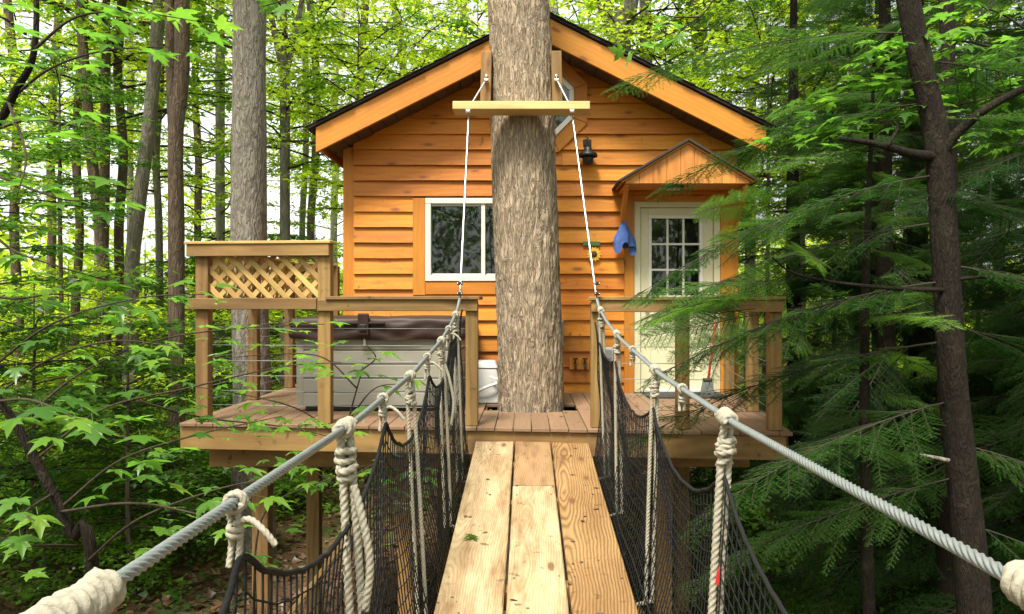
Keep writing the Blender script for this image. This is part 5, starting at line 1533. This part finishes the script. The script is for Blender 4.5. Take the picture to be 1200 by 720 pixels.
# seedlings on the ground under the right net
sd_ = thing('maple_sapling', 'low maple seedlings with pale leaves below the right netting', 'sapling', (1.6, 5.2, gz(1.6, 5.2)))
for k in range(7):
    x_, y_ = random.uniform(1.0, 2.4), random.uniform(4.6, 6.6)
    g = gz(x_, y_)
    leafy_branch(sd_, [(x_, y_, g - 0.05), (x_ + 0.1, y_, g + 0.5), (x_ + random.uniform(-0.4, 0.4), y_ - 0.2, g + random.uniform(0.9, 1.6))], 22, 0.13, spread=0.3, r0=0.008, start=0.45, zs=0.15)

# ------------------------------------------------------------------ suspension bridge
bridge = thing('suspension_bridge', 'rope and plank suspension bridge with black netting leading to the deck', 'bridge', (0.04, 3, -0.4))
def plz(y):                                   # top of the planks
    return -0.11 - 0.0960 * (6.08 - y) + 0.0045 * max(0.0, 3.3 - y) ** 2
def cab(side, y):
    zs = [(-4, 0.575), (-1, 0.575), (2.5, 0.580), (3.65, 0.634), (4.8, 0.752), (5.4, 0.85), (5.78, 0.945), (5.93, 1.02)]
    xsR = [(-4, 0.67), (2.6, 0.668), (3.77, 0.632), (4.97, 0.585), (5.93, 0.545)]
    xsL = [(-4, -0.557), (2.4, -0.558), (3.6, -0.545), (4.75, -0.528), (5.93, -0.515)]
    zz = np.interp(y, *zip(*zs)); xx = np.interp(y, *zip(*(xsR if side > 0 else xsL)))
    return Vector((xx, y, zz))
# planks (sloping boards, slightly bent along their length)
def plank(x0, x1, y0, y1, mat, cup=0.0, lift=0.0):
    n = max(2, int(abs(y1 - y0) / 0.25))
    V, T = [], []
    w = (x1 - x0) / 2
    bev = 0.006
    prof = [(-w, -0.038), (w, -0.038), (w, -bev), (w - bev, 0), (0, 0.0), (-w + bev, 0), (-w, -bev)]
    ph = random.uniform(0, 40)
    for i in range(n + 1):
        y = y0 + (y1 - y0) * i / n
        e = 0.0025 * mnoise.noise(Vector((y * 1.3, ph, 0)))
        for px_, pz_ in prof:
            V.append((y - (y0 + y1) / 2, -(px_ + e), plz(y) + pz_ + lift + cup * (px_ / w) ** 2))
    m = len(prof)
    Fq = [(i * m + j, i * m + (j + 1) % m, (i + 1) * m + (j + 1) % m, (i + 1) * m + j) for i in range(n) for j in range(m)]
    Fq += [tuple(range(m))[::-1], tuple(n * m + j for j in range(m))]
    me = pymesh('plank', V, Fq)
    bevel_mesh(me, 0)
    return mobj('plank', me, mat, bridge, frame_mw(((x0 + x1) / 2, (y0 + y1) / 2, 0), (0, 1, 0), (-1, 0, 0), (0, 0, 1)))
plank(-0.402, -0.102, -3.2, 6.085, M['plank'], 0.002)
plank(-0.089, 0.185, -3.2, 5.018, M['plank'], -0.001)
plank(-0.088, 0.186, 5.026, 6.085, M['plank_grey'], 0.001, 0.001)
plank(0.199, 0.487, -3.2, 6.085, M['plank_dark'], 0.002, -0.001)
HL = [-1.35, -0.1, 0.93, 2.36, 3.58, 4.75, 5.6]
HR = [-1.45, -0.2, 1.0, 2.56, 3.77, 4.97, 5.72]
for a, b in zip(HL, HR):
    y = (a + b) / 2
    zc = plz(y) - 0.038 - 0.047
    beam('crossbeam', (-0.40, a, zc), (0.484, b, zc), 0.09, 0.09, M['treated'], bridge)
# screws in planks
V_, Q_ = lathe([(0, 0.0015), (0.0045, 0.0012), (0.005, 0), (0.0, 0)], 8)
scm = np_mesh('screw', V_, Q_, True); scm.materials.append(M['black'])
for a, b in zip(HL[2:], HR[2:]):
    y = (a + b) / 2
    for xx in (-0.37, -0.13, -0.06, 0.155, 0.23, 0.455):
        mobj('screw', scm, None, bridge, Matrix.Translation(Vector((xx, y + random.uniform(-0.02, 0.02), plz(y) + 0.0012))))

# main cables: bridge part, then up through the spreader to the trunk brackets
SPY, SPZ = 6.80, 2.745
for side in (-1, 1):
    ys = list(np.linspace(-3.4, 5.93, 60))
    pts = [cab(side, y) for y in ys]
    A = resample(smooth_path(pts, 260), 0.0055)
    a = Acc(); a.tube(A, 0.0094, 36, lobes=6, amp=0.24, pitch=0.115)
    mobj('cable', a.mesh('cable'), M['steel'], bridge)
    hx = -0.517 if side < 0 else 0.403
    top = cab(side, 5.93)
    hole = Vector((hx, SPY + 0.10, SPZ))
    br = Vector((-0.372 if side < 0 else 0.278, 7.12, EYE + (361 - 93) * 7.12 / F))
    A = resample([top - Vector((0, 0.005, 0.03)), hole], 0.008)
    a = Acc(); a.tube(A, 0.0080, 12, lobes=6, amp=0.07, pitch=0.085)
    mobj('hanger_cable', a.mesh('hanger_cable'), M['bright'], bridge)
    a = Acc(); a.tube(resample([hole, br], 0.008), 0.0078, 12, lobes=6, amp=0.07, pitch=0.085)
    mobj('hanger_cable', a.mesh('hanger_cable'), M['bright'], bridge)
    # cable clamps
    for c_, d_ in ((hole + Vector((0, -0.10, -0.055)), 0), (br + Vector((0, -0.012, -0.015)), 1), (top + Vector((0, 0.0, 0.04)), 2), (top + Vector((0, 0.01, 0.12)), 3)):
        cl = bx('clamp', c_.x - 0.021, c_.x + 0.021, c_.y - 0.02, c_.y + 0.02, c_.z - 0.013, c_.z + 0.013, M['bright'] if d_ < 2 else M['black'], bridge, 0.006, 'x', 2)
        for dx in (-0.015, 0.015):
            tube('bolt', [(c_.x + dx, c_.y - 0.034, c_.z), (c_.x + dx, c_.y + 0.028, c_.z)], 0.005, M['bright'], cl, 7)

# thick rope hangers
def rope(name, pts, r, parent, n=40, pitch=None, sides=15, mat='rope'):
    A = resample(smooth_path(pts, n), r * 0.55)
    a = Acc()
    a.tube(A, r, sides, lobes=3, amp=0.20, pitch=pitch or r * 6.0)
    return mobj(name, a.mesh(name), M[mat], parent)
def helix(c, ax, u, v, rad, pitch, turns, n=14, jit=0.0, ph=0.0):
    out = []
    m = int(turns * n)
    for i in range(m + 1):
        t = i / n
        j = 1 + jit * math.sin(t * 5.1 + ph)
        out.append(Vector(c) + Vector(ax) * (pitch * t) + (Vector(u) * math.cos(2 * math.pi * t + ph) + Vector(v) * math.sin(2 * math.pi * t + ph)) * rad * j)
    return out
def hanger(side, y, rr_=0.0125, turns=3.5, tail=True, knot=3.5):
    c = cab(side, y)
    d = (cab(side, y + 0.05) - cab(side, y - 0.05)).normalized()
    u = Vector((1, 0, 0)); v_ = d.cross(u).normalized()
    lo = Vector((-0.485 if side < 0 else 0.60, y, plz(y) - 0.17))
    drop = Vector((0, 0, -1))
    L = c.z - lo.z
    dirn = (lo - c).normalized()
    kc = c + dirn * 0.05
    s1 = [c + Vector((0.012, 0.014, -0.02)), c + dirn * 0.12 + Vector((0.014, 0.006, 0)), c + dirn * (L * 0.5) + Vector((0.017, 0.008, 0)), lo + Vector((0.018, 0.01, 0))]
    s2 = [c + Vector((-0.012, -0.014, -0.02)), c + dirn * 0.12 + Vector((-0.014, -0.006, 0)), c + dirn * (L * 0.5) + Vector((-0.017, -0.01, 0)), lo + Vector((-0.018, -0.012, 0))]
    h = rope('hanger_rope', s1, rr_, bridge)
    rope('strand', s2, rr_, h)
    rope('wrap', helix(c - d * (rr_ * turns), d, u, v_, 0.0092 + rr_ * 0.85, rr_ * 2.15, turns, jit=0.10, ph=y), rr_ * 0.90, h, n=int(turns * 26))
    # stacked hitches below the cable
    a_, b_ = Vector((1, 0, 0)), Vector((0, 1, 0))
    rk = random.Random(int(y * 100) + side * 7)
    for q in range(4):
        tx, ty = rk.uniform(-0.42, 0.42), rk.uniform(-0.42, 0.42)
        ax_ = Vector((tx, ty, -1)).normalized()
        u_ = ax_.cross(Vector((0, 1, 0))).normalized(); w_ = ax_.cross(u_)
        cc = kc + dirn * (0.012 + rr_ * 2.15 * q + rk.uniform(-0.004, 0.004)) + Vector((rk.uniform(-0.005, 0.005), rk.uniform(-0.005, 0.005), 0))
        rope('knot', helix(cc, ax_, u_, w_, rr_ * rk.uniform(1.55, 2.15), rr_ * rk.uniform(0.7, 1.5), rk.uniform(1.05, 1.5), jit=0.18, ph=rk.uniform(0, 6)), rr_ * rk.uniform(0.84, 0.98), h, n=44)
    # wrap round the crossbeam end
    rope('lashing', [lo + Vector((0.018, 0.01, 0.01)), lo + Vector((-0.08 * side, 0.03, -0.02)), lo + Vector((-0.16 * side, 0.0, 0.0))], rr_, h, n=20)
    if tail:
        e = kc + dirn * (0.06 + rr_ * 2.2 * knot)
        tp_ = [e + Vector((0.02, -0.02, 0.03)), e + Vector((0.05, -0.045, -0.06)), e + Vector((0.075, -0.05, -0.2)), e + Vector((0.06, -0.05, -0.34))]
        tl = rope('tail', tp_, rr_ * 0.95, h)
        tube('tip', [tp_[-1] + Vector((0.0, 0, 0.012)), tp_[-1] + Vector((0, 0, -0.008))], rr_ * 1.02, M['ropetip'], tl, 10)
    return h
for i, y in enumerate(HL):
    hanger(-1, y, 0.0115 if y < 3 else 0.0085, 7.5 if y < 1.5 and y > 0.5 else 3.6, y in (2.36, 4.75), 3.6)
for i, y in enumerate(HR):
    hanger(1, y, 0.0115 if y < 3 else 0.0085, 4.2, False, 3.6)
# thin white ties between hangers
TL = [0.45, 1.47, 2.95, 4.15, 5.15]
def tie(side, y, l=0.12):
    c = cab(side, y)
    d = (cab(side, y + 0.05) - cab(side, y - 0.05)).normalized()
    u = Vector((1, 0, 0)); v_ = d.cross(u).normalized()
    h = rope('tie_cord', helix(c - d * 0.012, d, u, v_, 0.0165, 0.011, 2.2), 0.0058, bridge, n=40, sides=9)
    rope('cord', [c + Vector((0.004, 0, -0.012)), c + Vector((0.010, 0.0, -l * 0.5)), c + Vector((0.006, 0, -l))], 0.0058, h, n=14, sides=9)
    rope('cord', [c + Vector((-0.012, 0, -0.006)), c + Vector((-0.010, 0.01, -l * 0.6)), c + Vector((-0.012, 0.0, -l * 1.05))], 0.0058, h, n=14, sides=9)
    k = c + Vector((0, 0, -l * 0.35))
    rope('bow', [k, k + Vector((0.03, -0.01, 0.012)), k + Vector((0.06, -0.02, -0.005)), k + Vector((0.085, -0.02, -0.035))], 0.0058, h, n=14, sides=9)
    rope('bow', helix(k, (0, 0, -1), (1, 0, 0), (0, 1, 0), 0.011, 0.012, 2.0), 0.0058, h, n=30, sides=9)
for y in TL:
    tie(-1, y)
for y in (3.2, 4.4):
    tie(1, y, 0.09)

# netting
def net(side, peaks, sags, pdrop, y0, y1, dy=0.047, rows=16):
    pk = np.array(peaks)
    def topdrop(y):
        k = int(np.clip(np.searchsorted(pk, y) - 1, 0, len(pk) - 2))
        a, b = pk[k], pk[k + 1]
        t = min(1, max(0, (y - a) / (b - a)))
        return pdrop + sags[k] * (4 * t * (1 - t)) ** 0.8
    ys = np.arange(y0, y1, dy)
    G = np.zeros((len(ys), rows + 1, 3))
    for i, y in enumerate(ys):
        c = cab(side, y)
        yj = 0.012 * mnoise.noise(Vector((y * 9, side, 0)))
        top = np.array([c.x - side * 0.012, y, c.z - topdrop(y)])
        bot = np.array([(-0.437 if side < 0 else 0.522), y, plz(y) - 0.16])
        for j in range(rows + 1):
            t = j / rows
            p = top + (bot - top) * t
            w = mnoise.noise(Vector((y * 2.1 + 9 * side, t * 2.6, 2.0)))
            w2 = mnoise.noise(Vector((y * 14 + 3, t * 12, side * 4.0)))
            w3 = mnoise.noise(Vector((y * 13 + 8, t * 11, 7 + side * 4.0)))
            e = math.sin(math.pi * t)
            p = p + np.array([side * (0.045 * e + 0.035 * w * e), yj + 0.010 * w3 + 0.03 * w * e, 0.010 * w2])
            G[i, j] = p
    a = Acc()
    for i in range(len(ys)):
        a.tube(G[i], 0.0027, 4)
    for j in range(1, rows + 1):
        a.tube(G[:, j], 0.0025, 4)
    o = mobj('netting', a.mesh('netting'), M['net'], bridge)
    o['kind'] = 'stuff'
    r_ = Acc()
    r_.tube(resample(smooth_path([Vector(p) for p in G[:, 0]], len(ys) * 2), 0.006), 0.0068, 9, lobes=3, amp=0.12, pitch=0.05)
    mobj('net_border', r_.mesh('net_border'), M['net'], bridge)
    tube('net_lacing', [Vector(p) for p in G[:, rows - 2]], 0.0045, M['net'], bridge, 6)
net(-1, [-1.0, 0.45, 1.47, 2.95, 4.15, 5.15, 6.02], [0.25, 0.22, 0.22, 0.20, 0.16, 0.05], 0.085, -0.9, 6.02)
net(1, [-1.45, -0.2, 1.06, 2.56, 3.77, 4.97, 6.0], [0.25, 0.22, 0.24, 0.20, 0.17, 0.08], 0.17, -0.9, 6.0)
# red ribbon tied in the right net
rb = P(842, 674, 2.52)
o = prism('ribbon', [(-0.012, -0.03), (0.0, -0.034), (0.012, 0.0), (0.004, 0.03), (-0.006, 0.012)], 0, 0.004, M['red'], bridge, frame_mw(rb, (1, 0, 0), (0, 0, 1), (0, -1, 0)), 0.001)

# spreader beam and trunk brackets
spr = bx('spreader_beam', -0.655, 0.563, SPY, SPY + 0.235, SPZ - 0.035, SPZ + 0.037, M['beamwood'], None, 0.005, 'x')
tag(spr, 'pale horizontal timber fixed across the big trunk, spreading the bridge cables', 'beam')
for side, xx in ((-1, -0.372), (1, 0.278)):
    z0, z1 = EYE + (361 - 124) * 7.2 / F, EYE + (361 - 62) * 7.2 / F
    b = beam('bracket_block', (xx + 0.01 * side, 7.24, z0), (xx - 0.02 * -side * 0, 7.24, z1), 0.20, 0.098, M['treated'], None, (1, 0, 0), 0.006)
    tag(b, ('upright timber block bolted to the trunk, its side toward the window' if side < 0 else 'upright timber block bolted to the trunk, its side toward the door'), 'timber block')
    tube('bolt', [(xx, 7.13, z0 + 0.26), (xx, 7.16, z0 + 0.26)], 0.016, M['bright'], b, 6)

# fallen leaf on the plank
lf = mobj('fallen_leaf', ML[1].copy(), None, None, Matrix.Translation(Vector(((557 - 617) * 4.15 / F, 4.15, plz(4.15) + 0.014))) @ Matrix.Rotation(2.2, 4, 'Z') @ Matrix.Rotation(0.2, 4, 'X') @ Matrix.Scale(0.075, 4))
lf.data.materials.clear(); lf.data.materials.append(M['leaf_deep'])
tag(lf, 'curled dark green leaf lying on the left bridge plank', 'leaf')

# dry bits of leaf and bark lying on the planks and deck boards
def bits():
    r = np.random.default_rng(77)
    pos = []
    for i in range(70):
        x, y = r.uniform(-0.39, 0.47), r.uniform(1.2, 6.0)
        pos.append((x, y, plz(y) + 0.004))
    for i in range(170):
        x, y = r.uniform(-2.7, 1.9), r.uniform(6.35, 8.4)
        if math.hypot(x - TR.x, y - TR.y) < 0.4 and r.random() < 0.9:
            continue
        pos.append((x, y, 0.005))
    pos = np.array(pos); n = len(pos)
    V, T = leaf_inst(pos, r.uniform(0, 6.28, n), r.normal(0, 0.12, n), r.normal(0, 0.12, n), 0.030 * r.uniform(0.4, 1.6, n), OVAL_V, LEAF_T)
    o = mobj('leaf_debris', np_mesh('leaf_debris', V, T), M['litter'])
    o['kind'] = 'stuff'; o['label'] = 'dry leaf bits scattered over the planks and deck boards'; o['category'] = 'leaf litter'
bits()

# ------------------------------------------------------------------ forest floor cover and far woods
def scatter(name, label, cat, n, mat, size, tmpl, zoff, tilt, area, seed, dens=None):
    r = np.random.default_rng(seed)
    pos = []
    while len(pos) < n:
        x, y = r.uniform(area[0], area[1]), r.uniform(area[2], area[3])
        if dens and mnoise.noise(Vector((x * 0.45, y * 0.45, seed))) < dens:
            continue
        pos.append((x, y, gz(x, y) + zoff * r.random()))
    pos = np.array(pos)
    V, T = leaf_inst(pos, r.uniform(0, 6.28, n), r.normal(0, tilt, n), r.normal(0, tilt, n), size * r.uniform(0.6, 1.3, n), tmpl, LEAF_T)
    o = mobj(name, np_mesh(name, V, T), M[mat])
    o['kind'] = 'stuff'; o['label'] = label; o['category'] = cat
scatter('leaf_litter', 'brown fallen leaves covering the forest floor', 'leaf litter', 26000, 'litter', 0.13, LEAF_V, 0.05, 0.35, (-16, 9, 2, 24), 3)
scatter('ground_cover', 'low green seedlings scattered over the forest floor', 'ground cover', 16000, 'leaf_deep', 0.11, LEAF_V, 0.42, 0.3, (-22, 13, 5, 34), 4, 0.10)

def far_woods(name, label, spec, seed, mat):
    r = np.random.default_rng(seed)
    PS, SZ = [], []
    for (x, y, z, rx, rzv, n) in spec:
        d = r.normal(0, 1, (n, 3)); d /= np.linalg.norm(d, axis=1)[:, None]
        rad = r.random(n) ** 0.45
        p = np.array([x, y, z]) + d * rad[:, None] * np.array([rx, rx, rzv])
        # clump the leaves
        p += 0.5 * np.sin(p[:, [1, 2, 0]] * 1.7)
        PS.append(p); SZ.append(r.uniform(0.25, 0.5, n))
    pos, sz = np.vstack(PS), np.concatenate(SZ)
    n = len(pos)
    V, T = leaf_inst(pos, r.uniform(0, 6.28, n), r.normal(-0.2, 0.5, n), r.normal(0, 0.5, n), sz, LEAF_V, LEAF_T)
    o = mobj(name, np_mesh(name, V, T), M[mat])
    o['kind'] = 'stuff'; o['label'] = label; o['category'] = 'woods'
spec = []
r_ = random.Random(9)
for i in range(26):
    a = math.radians(-62 + 124 * i / 25)
    d = r_.uniform(42, 60)
    spec.append((d * math.sin(a), d * math.cos(a), r_.uniform(-1, 5) , r_.uniform(2.5, 4.5), r_.uniform(2.5, 6), 1100))
for i in range(30):
    a = math.radians(-48 + 96 * i / 29)
    d = r_.uniform(30, 42)
    spec.append((d * math.sin(a), d * math.cos(a), r_.uniform(-0.5, 2.2), r_.uniform(2.5, 4.0), r_.uniform(1.8, 3.0), 800))
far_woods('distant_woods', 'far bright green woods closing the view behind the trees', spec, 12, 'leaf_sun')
spec = []
for i in range(30):
    a = math.radians(80 + 200 * i / 29)
    d = r_.uniform(24, 34)
    spec.append((d * math.sin(a), d * math.cos(a), r_.uniform(2, 11), r_.uniform(3.5, 5.5), r_.uniform(7, 10), 1700))
far_woods('surrounding_woods', 'woods standing all round behind the bridge', spec, 13, 'leaf_mid')
